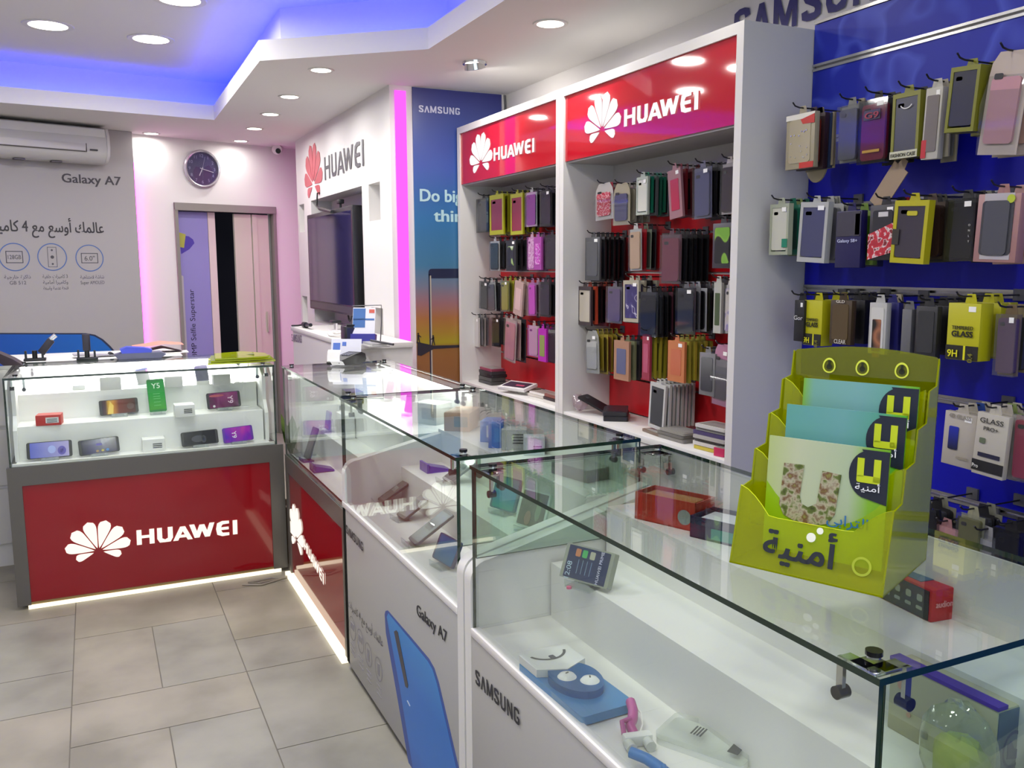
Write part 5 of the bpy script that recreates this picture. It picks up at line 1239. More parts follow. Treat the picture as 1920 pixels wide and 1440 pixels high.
# slat wall goods: (rect, kind, card, case, depth, label, extras)
def rect_on(x0, y0, x1, y1, X):
    ym, xm = (y0 + y1) / 2, (x0 + x1) / 2
    a, b = at_x(x0, ym, X), at_x(x1, ym, X)
    return a.y - b.y, (a.y + b.y) / 2, at_x(xm, y0, X).z, at_x(xm, y1, X).z
SG = 'packs on the blue slat wall'
def slat(rect, kind, card, case, d, label, roll=0.0, X=2.11, backs=(), pitch=.03, nm='phone_case_pack', cat='phone case', yaw=0.0):
    w, yc, zt, zb = rect_on(*rect, X)
    short = label.split(',')[0]
    for sep in (' on ', ' with ', ' leaning ', ' beside ', ' cut ', ' hanging ', ' in '):
        if len(short.split()) > 6: short = short.split(sep)[0]
    hook(X - .02, yc, zt + .006, XW, 'wire hook holding the ' + short, 'wire display hooks')
    t = place_pack(kind, w, zt - zb, d, card, case, yc, zt, X, label, SG, cat, roll, yaw, 2, nm)
    x = X + d + .004
    for j, (cc, ca, kk, dd) in enumerate(backs):
        if x + dd > XW - .012: break
        rnd = random.Random(int(rect[0]) + j)
        place_pack(kk, w * rnd.uniform(.93, 1.02), (zt - zb) * rnd.uniform(.94, 1.03), dd, cc, ca, yc + rnd.uniform(-.006, .004), zt, x + dd, '%s pack %s behind the %s' % (cname(ca or cc), ORD[j + 1].replace(' back', '') + ' in line' if j else 'directly', short), SG, cat, rnd.uniform(-2, 2), 0, 0)
        x += dd + .004
    return t, w, zt - zb
def on(t, body, x, y, h, col='#111114', w=None, wt=.02, align='CENTER', rot=0, z=.0026):
    return text('lettering', body, M(col, .5), t, Matrix.Translation((x, y, z)) @ Matrix.Rotation(math.radians(rot), 4, 'Z'), h, w, wt, .0005, align, True)
def patch(t, x0, x1, y0, y1, col, nm='print', z=.0024, r=0.0):
    mb = MB().box(x0, x1, y0, y1, z - .001, z)
    return mb.build(nm, M(col, .45), t, local=True)
t, w, h = slat((1474, 206, 1527, 316), 'box', '#b9ae92', '#b4a98a', .02, 'cream jewelled case box with red corners on the top slat rail', backs=(('#3a2226', '#8a2a20', 'box', .02), ('#2c3f66', '#24508a', 'box', .02), ('#b5a88a', None, 'card', .004), ('#a99c80', None, 'card', .004)))
patch(t, -w / 2, w * .5, -h * .16, -.013, '#d9d6cc'); mb = MB().prism([(w * .02, -h * .17), (w * .5, -.02), (w * .5, -h * .26), (w * .1, -h * .25)], .002, .0032); mb.build('print', M('#b8281f', .45), t, local=True)
patch(t, w * .02, w * .5, -h, -h * .9, '#b8281f'); mb = MB(); rnd = random.Random(5)
for q in range(16): mb.prism(disc(rnd.uniform(-.3, .3) * w, -h * rnd.uniform(.3, .85), .0025, 8), .002, .0045)
mb.build('jewel', M('#d9d6cc', .1, metal=.5), t, local=True)
t, w, h = slat((1568, 190, 1607, 305), 'clear', '#8f8f8a', '#4b4c50', .02, 'grey case in a clear box beside the cream jewelled box', backs=((GR, DG_, 'clear', .02), ('#a9a08a', None, 'card', .004), (K, DG_, 'clear', .02)))
t, w, h = slat((1609, 178, 1662, 306), 'clear', '#23201e', '#b01f44', .022, 'black pack with a bright pink case, top slat rail', backs=((K, '#2a2a2c', 'clear', .022), ('#2c2c2a', K, 'clear', .02), (K, DG_, 'clear', .02)))
patch(t, -w * .3, w * .28, -h * .36, -h * .22, '#33284a'); on(t, 'G9', 0, -h * .34, h * .09, '#8a2440', w * .5, .03, z=.004); patch(t, -w * .3, w * .3, -h * .84, -h * .8, '#a07a1e')
t, w, h = slat((1672, 168, 1723, 296), 'blister', '#8f9030', '#55565a', .022, 'olive edged fashion case with a white smile', backs=((K, '#303034', 'clear', .02), ('#6a6a2a', K, 'clear', .02), (K, DG_, 'clear', .02)))
mb = MB(); pr = None
for k in range(13):
    a = math.radians(205 + 130 * k / 12); pp = [(w * .02 + q * math.cos(a), -h * .19 + q * math.sin(a) * .8, .002) for q in (w * .24, w * .20)]
    if pr: mb.add([pr[0], pr[1], pp[1], pp[0]], [(0, 1, 2, 3)])
    pr = pp
mb.build('smile_print', M('#c9c9c4', .4), t, local=True); patch(t, -w / 2, w / 2, -h, -h * .89, '#b9b9a0'); on(t, 'FASHION CASE', 0, -h * .975, h * .055, '#26261f', w * .9)
t, w, h = slat((1734, 156, 1765, 298), 'box', '#cfcbbf', '#77706a', .022, 'narrow white case box beside the big olive one', roll=-2, backs=(('#b3ac98', None, 'card', .006), ('#a9b0a4', GR, 'clear', .02), ('#9a937e', None, 'card', .004)))
patch(t, -w * .5, -w * .2, -h * .98, -h * .74, '#b01f2a')
t, w, h = slat((1781, 118, 1836, 246), 'blister', '#858616', '#3a3b3f', .05, 'big olive case box leaning out at the top of the slat wall', roll=-4, X=2.05, backs=(('#8a8a2a', '#4a4a30', 'box', .03),))
t, w, h = slat((1850, 100, 1925, 288), 'bag', '#d2c2b6', '#c48f98', .012, 'pink case in a soft clear bag at the edge of the slat wall', roll=-6, X=2.06, backs=(('#d9c9bb', '#c9a090', 'bag', .012), ('#c9b8aa', '#b98a80', 'bag', .012), ('#d2c4b4', '#d9a94a', 'bag', .012)))
w_, yc, zt, zb = rect_on(1672, 306, 1722, 372, 2.16)
place_pack('card', .062, .15, .003, '#b59c80', None, yc, zt, 2.15, 'long tan paper tag hanging askew under the fashion case', SG, 'tag', roll=-38, detail=0, name='paper_tag')
mb = MB(); w_, yc, zt, zb = rect_on(1500, 250, 1560, 348, 2.20)
tag(MB().prism([(x, y) for x, y in [(.05 * math.cos(2 * PI * i / 28), .075 * math.sin(2 * PI * i / 28)) for i in range(28)]], 0, .006, 0, frame((2.21, yc, (zt + zb) / 2), (0, -1, 0), (0, 0, 1))).build('round_card', M('#b3a585', .5)), 'beige rounded card hanging behind the cream jewelled box', 'tag', SG)
# second rail
t, w, h = slat((1443, 378, 1478, 478), 'blister', '#b9c0a8', '#d4d4c4', .02, 'white and green framed case pack by the cabinet, second rail', X=2.09, backs=(('#0f6a54', '#2a4a40', 'box', .02), ('#8a9a5a', GR, 'clear', .02), ('#0f5a48', K, 'clear', .02)))
patch(t, w * .2, w * .48, -h * .86, -h * .7, '#147a5c')
t, w, h = slat((1500, 374, 1552, 492), 'blister', '#c9cac8', '#4c4e72', .022, 'silver framed blue case pack on the second rail', roll=-3, backs=(('#c4c4c0', GR, 'clear', .02), ('#b9b9b2', DG_, 'clear', .02), ('#a9a99c', None, 'card', .006)))
t, w, h = slat((1567, 388, 1614, 502), 'box', '#1e1a5a', None, .025, 'navy phone carton with a dark upper window, second rail', backs=(('#7a9a3a', '#5a8a2a', 'box', .02), ('#2a2a5a', None, 'box', .025), ('#8a8a3a', None, 'card', .006)))
patch(t, -w * .46, w * .46, -h * .48, -h * .08, '#33303c'); on(t, 'Galaxy S8+', 0, -h * .58, h * .055, '#c2c8e6', w * .8); patch(t, w * .28, w * .5, -h * .46, -h * .12, '#2c2a4a')
t, w, h = slat((1630, 376, 1680, 488), 'box', '#26262a', '#3a3a40', .022, 'black and red graffiti case box beside the yellow one', backs=((K, '#2a2a2c', 'clear', .022), ('#b01f2a', K, 'clear', .02), (K, DG_, 'clear', .02)))
patch(t, -w * .16, w * .2, -h * .27, -h * .19, '#c2c0c2'); MB().prism([(-w * .5, -h * .99), (w * .5, -h * .86), (w * .5, -h * .36), (-w * .5, -h * .56)], .0028, .0042).build('graffiti_print', noise_mat('graffiti', [(.4, '#a81f2e'), (.5, '#c42a3a'), (.56, '#d8d2d2'), (.62, '#7a1420')], 60, .4, detail=2), t, local=True)
t, w, h = slat((1676, 370, 1740, 494), 'blister', '#c9c21a', '#45404a', .024, 'bright yellow framed case box in the middle of the second rail', roll=-3, X=2.06, backs=(('#4a3a2a', '#3a2a22', 'clear', .024), (K, '#2a2420', 'clear', .022), ('#3a3a2a', K, 'clear', .022)))
MB().rrect(w * .04, -h * .24, w * .3, h * .07, .004, -.001, .001).build('window', M('#b0a91c', .4), t, local=True); patch(t, -w * .48, -w * .28, -h * .72, -h * .48, '#2a2620')
t, w, h = slat((1770, 364, 1827, 490), 'clear', '#2c2d30', '#26272b', .03, 'black case in a clear hard box on the second rail', backs=((K, DG_, 'clear', .025), (DG_, K, 'clear', .025), ('#8a8a7a', None, 'card', .006)))
for q in range(4): on(t, 'ONLY'[q], w * .36, -h * (.48 + q * .08), h * .032, '#c9c9c9', None, .02)
t, w, h = slat((1832, 354, 1912, 492), 'box', '#b98a86', '#4a4a50', .03, 'pale pink case box with a dark case at the edge, second rail', roll=-2, X=2.06, backs=(('#c49a92', '#b98a80', 'box', .03), ('#b98a86', None, 'box', .03)))
patch(t, -w * .34, w * .36, -h * .96, -h * .06, '#a9a4a8', z=.0010); MB().rrect(0, -h * .53, w * .58, h * .74, w * .1, .001, .006).build('phone_case', M('#46474e', .35), t, local=True); MB().prism(disc(w * .3, -h * .14, w * .09), .003, .005).build('lime_sticker', M('#a9b830', .4), t, local=True)
# third rail
t, w, h = slat((1489, 556, 1507, 640), 'box', '#1c1c1f', None, .03, 'black glass protector box by the cabinet, third rail', backs=((K, None, 'box', .03), (K, None, 'box', .03)), nm='glass_protector_box', cat='screen protector')
on(t, 'Gor', 0, -h * .52, h * .10, '#c4c4c4', w * .9)
def tempered(rect, label, X):
    t, w, h = slat(rect, 'box', '#d2cf14', None, .05, label, X=X, backs=(('#c2bf1a', None, 'box', .03), ('#b9b61e', None, 'box', .03)), nm='glass_protector_box', cat='screen protector')
    patch(t, -w / 2, w / 2, -h * .99, -h * .76, '#1c1b14'); on(t, 'TEMPERED', 0, -h * .50, h * .062, '#22200c', w * .66, .03); on(t, 'GLASS', 0, -h * .615, h * .095, '#16150a', w * .66, .05)
    on(t, '9H', -w * .26, -h * .95, h * .12, '#d2cf14', w * .32, .03, z=.004); patch(t, w * .06, w * .12, -h * .99, -h * .76, '#d2cf14', z=.0032); on(t, '0.4', w * .36, -h * .95, h * .09, '#77741a', None, .03, rot=90, z=.004)
    return t
tempered((1507, 556, 1541, 648), 'yellow tempered glass box nearer the cabinet, third rail', 2.12)
t, w, h = slat((1556, 556, 1596, 646), 'box', '#4a3a22', '#5c4a2c', .02, 'brown lion printed protector box beside the yellow box', backs=((K, None, 'box', .03), (K, None, 'box', .03), ('#1a1a1c', None, 'box', .03)), nm='glass_protector_box', cat='screen protector')
on(t, 'CLEAR', w * .05, -h * .98, h * .09, '#c9c6bd', w * .55); on(t, 'GLD', 0, -h * .13, h * .06, '#d6d0c0', w * .4)
t, w, h = slat((1629, 560, 1661, 664), 'box', '#cfcfcb', '#dcdcd8', .02, 'white protector box with a phone picture, third rail', backs=(('#2a2a7a', None, 'box', .02), ('#b9ae98', None, 'box', .02), ('#a99c86', None, 'card', .006), ('#8a806a', None, 'card', .006)), nm='glass_protector_box', cat='screen protector')
MB().rrect(0, -h * .66, w * .5, h * .58, w * .06, .0022, .0034).build('phone_picture', noise_mat('copper_print', [(.35, '#23201f'), (.5, '#a0684a'), (.65, '#2a2524')], 18, .3, detail=0), t, local=True)
patch(t, -w * .2, w * .2, -h * 1.06, -h * .98, '#7a4a1a')
t, w, h = slat((1716, 566, 1756, 672), 'box', '#2f3032', '#38393b', .02, 'plain dark grey protector box, third rail', X=2.09, backs=((K, None, 'box', .03), ('#3a3a3c', None, 'box', .03), ('#1c1c1e', None, 'box', .03)), nm='glass_protector_box', cat='screen protector')
tempered((1776, 560, 1837, 676), 'yellow tempered glass box nearer the edge, third rail', 2.08)
t, w, h = slat((1864, 580, 1904, 706), 'clear', '#7a6648', '#5a3f5c', .02, 'kraft backed purple case hanging at the edge, third rail', backs=(('#8a7a5a', '#3a3a3a', 'clear', .02), (K, DG_, 'clear', .02), (K, DG_, 'clear', .02)))
t, w, h = slat((1690, 572, 1708, 664), 'box', '#77787a', None, .02, 'narrow grey carton beside the plain dark grey box', backs=((K, None, 'box', .03), ('#b9b9b6', None, 'box', .02), (K, None, 'box', .03)), nm='glass_protector_box', cat='screen protector')
# fourth rail
t, w, h = slat((1770, 766, 1830, 876), 'box', '#cbc4b6', None, .018, 'cream protector card with a small phone picture, fourth rail', roll=-2, backs=(('#b9b3a4', None, 'box', .018), ('#2a4a9a', None, 'box', .018), ('#c4bdae', None, 'box', .018)), nm='glass_protector_box', cat='screen protector')
on(t, '4D GLASS', 0, -h * .17, h * .07, '#8a867c', w * .7); MB().rrect(-w * .16, -h * .52, w * .3, h * .4, .004, .001, .003).build('phone_picture', ramp_mat('blue_phone_picture', [(0, '#23263a'), (1, '#2a35a0')], 'Y', .3), t, local=True); on(t, 'GLASS', w * .16, -h * .86, h * .05, '#a39a86', w * .36)
t, w, h = slat((1830, 768, 1890, 896), 'box', '#d3cec0', None, .018, 'cream glass protector box with black lettering, fourth rail', roll=-3, X=2.09, backs=(('#c4bdae', None, 'box', .018), ('#8a9a5a', None, 'box', .018), ('#b9b3a4', None, 'box', .018)), nm='glass_protector_box', cat='screen protector')
on(t, 'GLASS', 0, -h * .21, h * .075, '#2c2c2c', w * .74, .01); on(t, 'PRO+', 0, -h * .32, h * .06, '#33332f', w * .46, .01); patch(t, -w / 2, w / 2, -h * .94, -h * .78, '#1f1f20'); patch(t, -w * .34, w * .36, -h * .72, -h * .66, '#23243a')
MB().rrect(-w * .24, -h * .48, w * .18, h * .08, .003, .001, .003).build('print', M('#5f6a52', .4), t, local=True); on(t, 'Pro', -w * .36, -h * .9, h * .06, '#d6d6d2', w * .2, z=.004)
t, w, h = slat((1894, 772, 1950, 906), 'clear', '#c2a4a0', '#a02848', .016, 'pink glitter case cut by the picture edge, fourth rail', backs=(('#7a7a7a', GR, 'clear', .02), (K, DG_, 'clear', .02)))
# fifth rail: lying and hanging packs
for k, (rect, kind, card, case, lab, roll) in enumerate((
        ((1700, 944, 1752, 1060), 'clear', K, '#2a2c2a', 'black earphone pack behind the yellow holder, fifth rail', 6), ((1738, 980, 1800, 1090), 'box', '#b98a8a', '#8a6a5a', 'pink case box with a brown window, fifth rail', -4),
        ((1790, 958, 1836, 1076), 'clear', '#a9a98a', '#6a6a3a', 'olive and cream pack, fifth rail', 0), ((1808, 996, 1872, 1110), 'clear', '#c9c9c9', '#b9b9ba', 'silver foil pack, fifth rail', -6),
        ((1858, 984, 1908, 1120), 'clear', K, '#26282a', 'black pack at the edge, fifth rail', 0))):
    slat(rect, kind, card, case, .02, lab, roll, X=2.09 + .01 * (k % 2), backs=((K, DG_, 'clear', .02), ('#8a8a7a', K, 'clear', .02)))

# ------------------------------------------------------------------ goods lying on the cabinet shelves
def flat_stack(px, py, z, items, yaw, label, group, X=None):
    """items: (w, d, h, colour) from the bottom up, each a thing."""
    p = at_x(px, py, X) if X else at_z(px, py, z)
    zz2 = z
    for k, (w, d, h, col, what) in enumerate(items):
        t = thing(what, label % (('lowest', 'second', 'third', 'fourth', 'fifth', 'sixth', 'seventh')[k] if k < len(items) - 1 else 'topmost'), what.replace('_', ' '), Matrix.Translation((p.x + .004 * ((k * 7) % 3 - 1), p.y + .006 * ((k * 5) % 3 - 1), zz2)) @ Matrix.Rotation(yaw + .12 * ((k * 3) % 3 - 1), 4, 'Z'), group)
        MB().rrect(0, 0, w, d, min(.008, w * .1), 0, h).build('shell', M(col, .4), t, local=True)
        MB().rrect(0, 0, w * .8, d * .86, .006, h, h + .0012).build('panel', M('#26262c' if cname(col) in ('black', 'dark grey') else '#8a8a86', .3), t, local=True)
        zz2 += h + .0014
ZSH = .806
def on_shelf(px, py, X): return at_x(px, py, X)
p = at_z(905, 724, ZSH); SX = 2.13
def yat(px, py, X=SX): return at_x(px, py, X).y
def stack_at(y, x, z, items, yaw, label, group):
    zz2 = z
    for k, (w, d, h, col, what) in enumerate(items):
        t = thing(what, label % (('lowest', 'second', 'third', 'fourth', 'fifth', 'sixth', 'seventh')[k] if k < len(items) - 1 else 'topmost'), what.replace('_', ' '), Matrix.Translation((x + .004 * ((k * 7) % 3 - 1), y + .006 * ((k * 5) % 3 - 1), zz2)) @ Matrix.Rotation(yaw + .10 * ((k * 3) % 3 - 1), 4, 'Z'), group)
        MB().rrect(0, 0, w, d, min(.008, w * .1), 0, h).build('shell', M(col, .4), t, local=True)
        MB().rrect(0, 0, w * .8, d * .86, .006, h, h + .0012).build('panel', M('#26262c' if cname(col) in ('black', 'dark grey') else '#8a8a86', .3), t, local=True)
        zz2 += h + .0014
stack_at(4.72, 2.12, ZSH, [(.10, .19, .018, '#3a3c3c', 'flip_case'), (.10, .18, .02, '#4a4d4a', 'flip_case'), (.10, .19, .018, K, 'flip_case'), (.10, .18, .016, '#2a2a2e', 'flip_case'), (.09, .17, .014, '#8a3a50', 'flip_case')], .1, '%s dark flip case of the stack by the sunset poster', 'flip cases on the farther shelf')
stack_at(4.30, 2.13, ZSH, [(.11, .18, .012, '#b9b9b0', 'notebook_case'), (.10, .17, .012, '#77786a', 'notebook_case')], .3, '%s pale case under the white phone carton, farther shelf', 'flip cases on the farther shelf')
t = thing('phone_carton', 'white phone carton tilted on the farther shelf', 'box', Matrix.Translation((2.07, 4.28, ZSH + .027)) @ Matrix.Rotation(.35, 4, 'Z') @ Matrix.Rotation(math.radians(-12), 4, 'Y'))
MB().rbox(-.05, .06, -.10, .10, 0, .018, .002).build('carton', M('#d6d3d2', .4), t, local=True); MB().rrect(.005, 0, .075, .17, .006, .018, .0192).build('phone_picture', M('#3a3040', .3), t, local=True); MB().box(-.01, .004, -.06, .0, .0192, .02).build('print', M('#c04a68', .4), t, local=True)
stack_at(4.02, 2.10, ZSH, [(.10, .17, .012, '#d2d0ca', 'flip_case'), (.10, .17, .012, '#c4beb4', 'flip_case'), (.10, .16, .010, '#d9d6d0', 'flip_case')], .15, '%s white case of the pile in the middle of the farther shelf', 'flip cases on the farther shelf')
stack_at(3.85, 2.10, ZSH, [(.10, .18, .016, '#c9c6c0', 'flip_case'), (.10, .17, .012, '#2c2624', 'flip_case'), (.10, .17, .014, '#7a4a3c', 'flip_case')], .1, '%s case of the brown topped pile, farther shelf', 'flip cases on the farther shelf')
tag(blob(MB(), (2.07, 3.745, ZSH + .022), .03, .025, .022, .25, seed=3).build('wrapper', M('#b9c01e', .4)), 'crumpled yellow wrapper by the divider of the two cabinets', 'wrapper')
stack_at(3.38, 2.14, ZSH, [(.11, .20, .020, '#1d1d22', 'flip_case'), (.11, .20, .018, '#2a2a30', 'flip_case')], -.5, '%s black case lying at the far end of the nearer shelf', 'flip cases on the nearer shelf')
t = thing('flip_case', 'open black flip case propped on the nearer shelf', 'flip case', Matrix.Translation((2.10, 3.50, ZSH + .045)) @ Matrix.Rotation(.5, 4, 'Z') @ Matrix.Rotation(math.radians(22), 4, 'X'), 'flip cases on the nearer shelf')
MB().rrect(0, 0, .09, .16, .008, 0, .010).build('shell', M('#1a1a1f', .35), t, local=True); MB().prism(disc(.0, .05, .009), .010, .012).build('camera_hole', M('#3a3a40', .3), t, local=True)
tag(blob(MB(), (2.06, 3.58, ZSH + .045), .035, .035, .036, .2, seed=11).build('clear_wrapper', clear('wrapper_film', '#e9dfe2', .08, .08, .18, '#cdbcc2')), 'crumpled clear wrapper beside the propped black case', 'wrapper')
stack_at(2.98, 2.10, ZSH, [(.09, .15, .010, '#6a5a4a', 'flip_case')], .0, '%s flat brown case in the middle of the nearer shelf', 'flip cases on the nearer shelf')
stack_at(2.84, 2.10, ZSH, [(.10, .17, .012, '#77756f', 'flip_case'), (.10, .17, .012, '#6a6862', 'flip_case'), (.10, .16, .010, '#8a8880', 'flip_case')], .12, '%s grey case of the pile next to the flat brown one', 'flip cases on the nearer shelf')
stack_at(2.60, 2.10, ZSH, [(.10, .17, .012, '#b9a83a', 'flip_case'), (.10, .17, .014, '#c9c6c2', 'flip_case'), (.10, .17, .012, '#55534e', 'flip_case'), (.11, .17, .012, '#a9a6a0', 'flip_case'), (.10, .17, .014, '#4a4068', 'flip_case'), (.10, .16, .012, '#8a8a86', 'flip_case'), (.10, .16, .012, '#c4c2be', 'flip_case')], .2, '%s case of the tall mixed pile by the open cabinet side', 'flip cases on the nearer shelf')
stack_at(2.52, 2.06, ZSH, [(.06, .05, .03, '#c0305a', 'charm_pack')], .3, '%s little pink charm pack at the shelf corner', 'charm')

# ------------------------------------------------------------------ sunset poster beside the far cabinet
PF = frame((0, YT0 - .006, 0), (1, 0, 0), (0, 0, 1))
ps = thing('poster', 'tall sunset phone poster between the pink light and the far cabinet', 'poster', PF)
sky = ramp_mat('sunset_print', [(0, '#7a4a2a'), (.29, '#8c5c30'), (.321, '#8c6030'), (.332, '#9e8e22'), (.36, '#a07c2c'), (.40, '#a0683a'), (.44, '#93666a'), (.49, '#6a7286'), (.54, '#3f7090'), (.66, '#2f6a9c'), (.80, '#33519c'), (1, '#262a70')], 'Y', .35)
MB().box(XT + .135, 2.30, .30, ZS - .004, -.004, .004).build('poster_sheet', sky, ps, local=True)
Lp = lambda px, py: (at_y(px, py, YT0 - .008).x, at_y(px, py, YT0 - .008).z)
def pt(body, bl, br, tl, col, wt): 
    a, b, c = Lp(*bl), Lp(*br), Lp(*tl)
    if body[0] == 'S': return heavy('lettering', body, M(col, .5), ps, Matrix.Translation((a[0], (a[1] + b[1]) / 2, .004)), c[1] - (a[1] + b[1]) / 2, b[0] - a[0], .001, True)
    text('lettering', body, M(col, .5), ps, Matrix.Translation((a[0], (a[1] + b[1]) / 2, .004)), c[1] - (a[1] + b[1]) / 2, b[0] - a[0], wt, .001, local=True)
pt('SΛMSUNG', (785, 209), (862, 217), (785, 197), '#b9bcd2', .03)
a, c = Lp(787, 377), Lp(787, 353)
text('lettering', 'Do bigger', M('#a9cbd2', .5), ps, Matrix.Translation((a[0], a[1], .004)), c[1] - a[1], .40, .03, .001, local=True)
a, c = Lp(813, 415), Lp(813, 392)
text('lettering', 'things', M('#a9cbd2', .5), ps, Matrix.Translation((a[0], a[1], .004)), c[1] - a[1], .285, .03, .001, local=True)
x0, zt = Lp(803, 504); x1 = 2.26
dk = MB().box(x0, x0 + .008, .35, zt - .03, .004, .0055).rrect((x0 + x1) / 2, zt - .028, x1 - x0, .056, .02, .004, .0055)
dk.build('phone_graphic', M('#1f2440', .35), ps, local=True)
MB().box(x0 + .008, x0 + .016, .35, zt - .04, .004, .0058).build('phone_edge_graphic', M('#b3aa9a', .3), ps, local=True)
hz = Lp(800, 651)[1]
mb = MB().prism([(XT + .137, hz + .035), (XT + .24, hz + .008), (2.29, hz - .001), (2.29, hz - .007), (XT + .24, hz - .012), (XT + .16, hz - .05), (XT + .137, hz - .045)][::-1], .004, .0062)
mb.build('shore_graphic', M('#241f2c', .5), ps, local=True)
def little(x, z, s, arm):
    mb = MB().prism(disc(x, z + s * .92, s * .09, 10), .006, .007).box(x - s * .10, x + s * .10, z + s * .45, z + s * .82, .006, .007)
    mb.prism([(x - s * .10, z + s * .48), (x - s * .20, z), (x - s * .11, z), (x, z + s * .42)][::-1], .006, .007).prism([(x + s * .10, z + s * .48), (x + s * .20, z), (x + s * .11, z), (x, z + s * .42)], .006, .007)
    mb.prism([(x + s * .08, z + s * .8), (x + s * arm, z + s * .62), (x + s * arm, z + s * .54), (x + s * .08, z + s * .66)][::-1], .006, .007)
    mb.build('figure_graphic', M('#1f1b22', .5), ps, local=True)
xf, zf = Lp(784, 645); little(xf, zf + .005, .062, .30)
xf, zf = Lp(812, 648); little(xf, zf + .003, .060, -.28)
# thin cables behind the cabinet end
p = at_y(946, 184, YT0 - .02)
tag(MB().tube([(2.315, YT0 - .015, 2.515), (2.318, YT0 - .017, 2.45), (2.312, YT0 - .015, 2.36), (2.318, YT0 - .015, 2.28)], .004, 6).tube([(2.325, YT0 - .015, 2.515), (2.326, YT0 - .017, 2.42), (2.325, YT0 - .015, 2.28)], .003, 6).build('cable', M('#55555a', .5)), 'thin grey cables dropping behind the far cabinet', 'cable')
# ------------------------------------------------------------------ television wall
tvt = thing('television', 'dark television hanging in the niche of the white wall', 'television', (1.5, 6.37, 1.5))
TVX = 1.565
MB().rbox(TVX, TVX + .07, 5.70, 7.02, 1.165, 1.893, .006).build('casing', M('#16161c', .3), tvt)
MB().box(TVX - .0015, TVX, 5.735, 6.985, 1.235, 1.862).build('screen', M('#2c2850', .08, spec=.6, name='tv_screen'), tvt)
MB().box(TVX - .0012, TVX, 5.735, 6.985, 1.18, 1.225).build('lower_bezel', M('#3a3640', .25), tvt)
MB().box(TVX + .07, XT + .162, 6.2, 6.5, 1.4, 1.7).build('wall_bracket', DARK, tvt)
for y in (5.86, ): MB().tube([(TVX + .02, 5.95, 1.17), (TVX + .02, 5.93, 1.13), (TVX + .01, 5.87, 1.125), (TVX + .02, 5.84, 1.165)], .006, 6).build('lead', DARK, tvt)
MB().tube([(TVX + .03, 5.755, 1.17), (TVX + .028, 5.75, 1.12), (TVX + .03, 5.76, 1.085)], .006, 6).build('lead', DARK, tvt)
MB().tube([(TVX + .09, 5.66, 1.72), (TVX + .085, 5.68, 1.60), (TVX + .09, 5.665, 1.48), (TVX + .10, 5.64, 1.42)], .005, 6).build('lead', M('#cfcbd2', .4), tvt)
o = MB().cyl((TVX + .03, 6.10, 1.893), (TVX + .03, 6.10, 1.925), .008, n=10).rbox(TVX + .01, TVX + .05, 6.07, 6.13, 1.925, 1.955, .006).build('sensor', DARK)
tag(o, 'small black sensor perched on top of the television', 'sensor')
ar = thing('aerial', 'black wire arm over the television, below the red flower', 'aerial', (1.55, 6.9, 1.9))
q0, q1, q2, q3 = at_x(595, 362, 1.58), at_x(594, 386, 1.57), at_x(600, 391, 1.56), at_x(622, 397, 1.50)
MB().tube([q0 + Vector((.02, 0, 0)), q0, q1, q2], .006, 8).build('wire', DARK, ar)
MB().cyl(q2, q3, .014, .010, 10).build('arm', DARK, ar)
sg = thing('wall_sign', 'red flower and dark grey lettering above the television', 'sign', (1.598, 6.4, 2.2))
Pb, Tp = at_x(588, 347, 1.599), at_x(588, 266, 1.599)
flower_on(sg, noise_mat('sign_red_matte', [(.3, '#b8545a'), (.7, '#c2606a')], 3, .5), frame((1.5985, Pb.y, Pb.z), (0, -1, 0), (0, 0, 1)), Tp.z - Pb.z)
P0, P1, T = at_x(609, 338, 1.599), at_x(683.5, 310, 1.599), at_x(609, 295, 1.599)
text_px('lettering', 'HUAWEI', M('#4f4f55', .5), sg, P0, P1, (0, 0, 1), T.z - P0.z, .01, .002)

# things on the bench
def bz(px, py): return at_z(px, py, 1.08)
p = bz(573, 615)
t = thing('camera_stub', 'small black cable connector at the far end of the bench', 'connector', (p.x, p.y, 1.08))
MB().cyl((0, .05, .02), (0, -.02, .02), .02, n=12).cyl((0, -.02, .02), (0, -.16, .03), .012, n=10).build('plug', DARK, t, local=True)
MB().tube([(0, .05, .02), (-.03, .10, .012), (-.06, .16, .008)], .006, 6).build('lead', DARK, t, local=True)
p = bz(630, 620)
t = thing('phone_mount', 'white security stand with a black top on the bench', 'stand', (p.x, p.y, 1.08))
MB().box(-.04, .04, -.05, .05, 0, .008).cyl((-.0, -.02, .008), (-.0, -.02, .05), .007, n=10).cyl((0, .03, .008), (0, .03, .05), .007, n=10).build('stand_frame', M('#d6d2d4', .35), t, local=True)
MB().rbox(-.03, .03, -.03, .04, .05, .068, .004).build('top_pad', DARK, t, local=True)
p = bz(650, 630)
t = thing('cable_coil', 'coiled white cable with a dark lens shaped reel on the bench', 'cable', (p.x - .02, p.y, 1.08))
pts = [(.09 * math.cos(a * .55) * (1 - a * .012), .15 * math.sin(a * .55) + .02 * a * .1, .008 + .004 * (a % 3)) for a in range(30)]
MB().tube(pts, .006, 6).build('cable', M('#d9d6d6', .4), t, local=True)
Rm = Matrix.Translation((.02, -.16, .04)) @ Matrix.Rotation(PI / 2, 4, 'X')
MB().lathe([(.018, .012), (.03, .018), (.04, .012), (.04, -.012), (.03, -.018), (.018, -.012)], 20, 0, Rm).build('reel', DARK, t, local=True)
MB().lathe([(.019, .019), (.027, .0195)], 20, 0, Rm).build('reel_ring', M('#c9c6c9', .3), t, local=True)
MB().tube([(.05, .2, .006), (.02, .05, .01), (.06, -.10, .008), (.03, -.28, .006), (.07, -.42, .006)], .005, 6).build('cable', M('#c9c4c4', .4), t, local=True)
p = bz(657, 643)
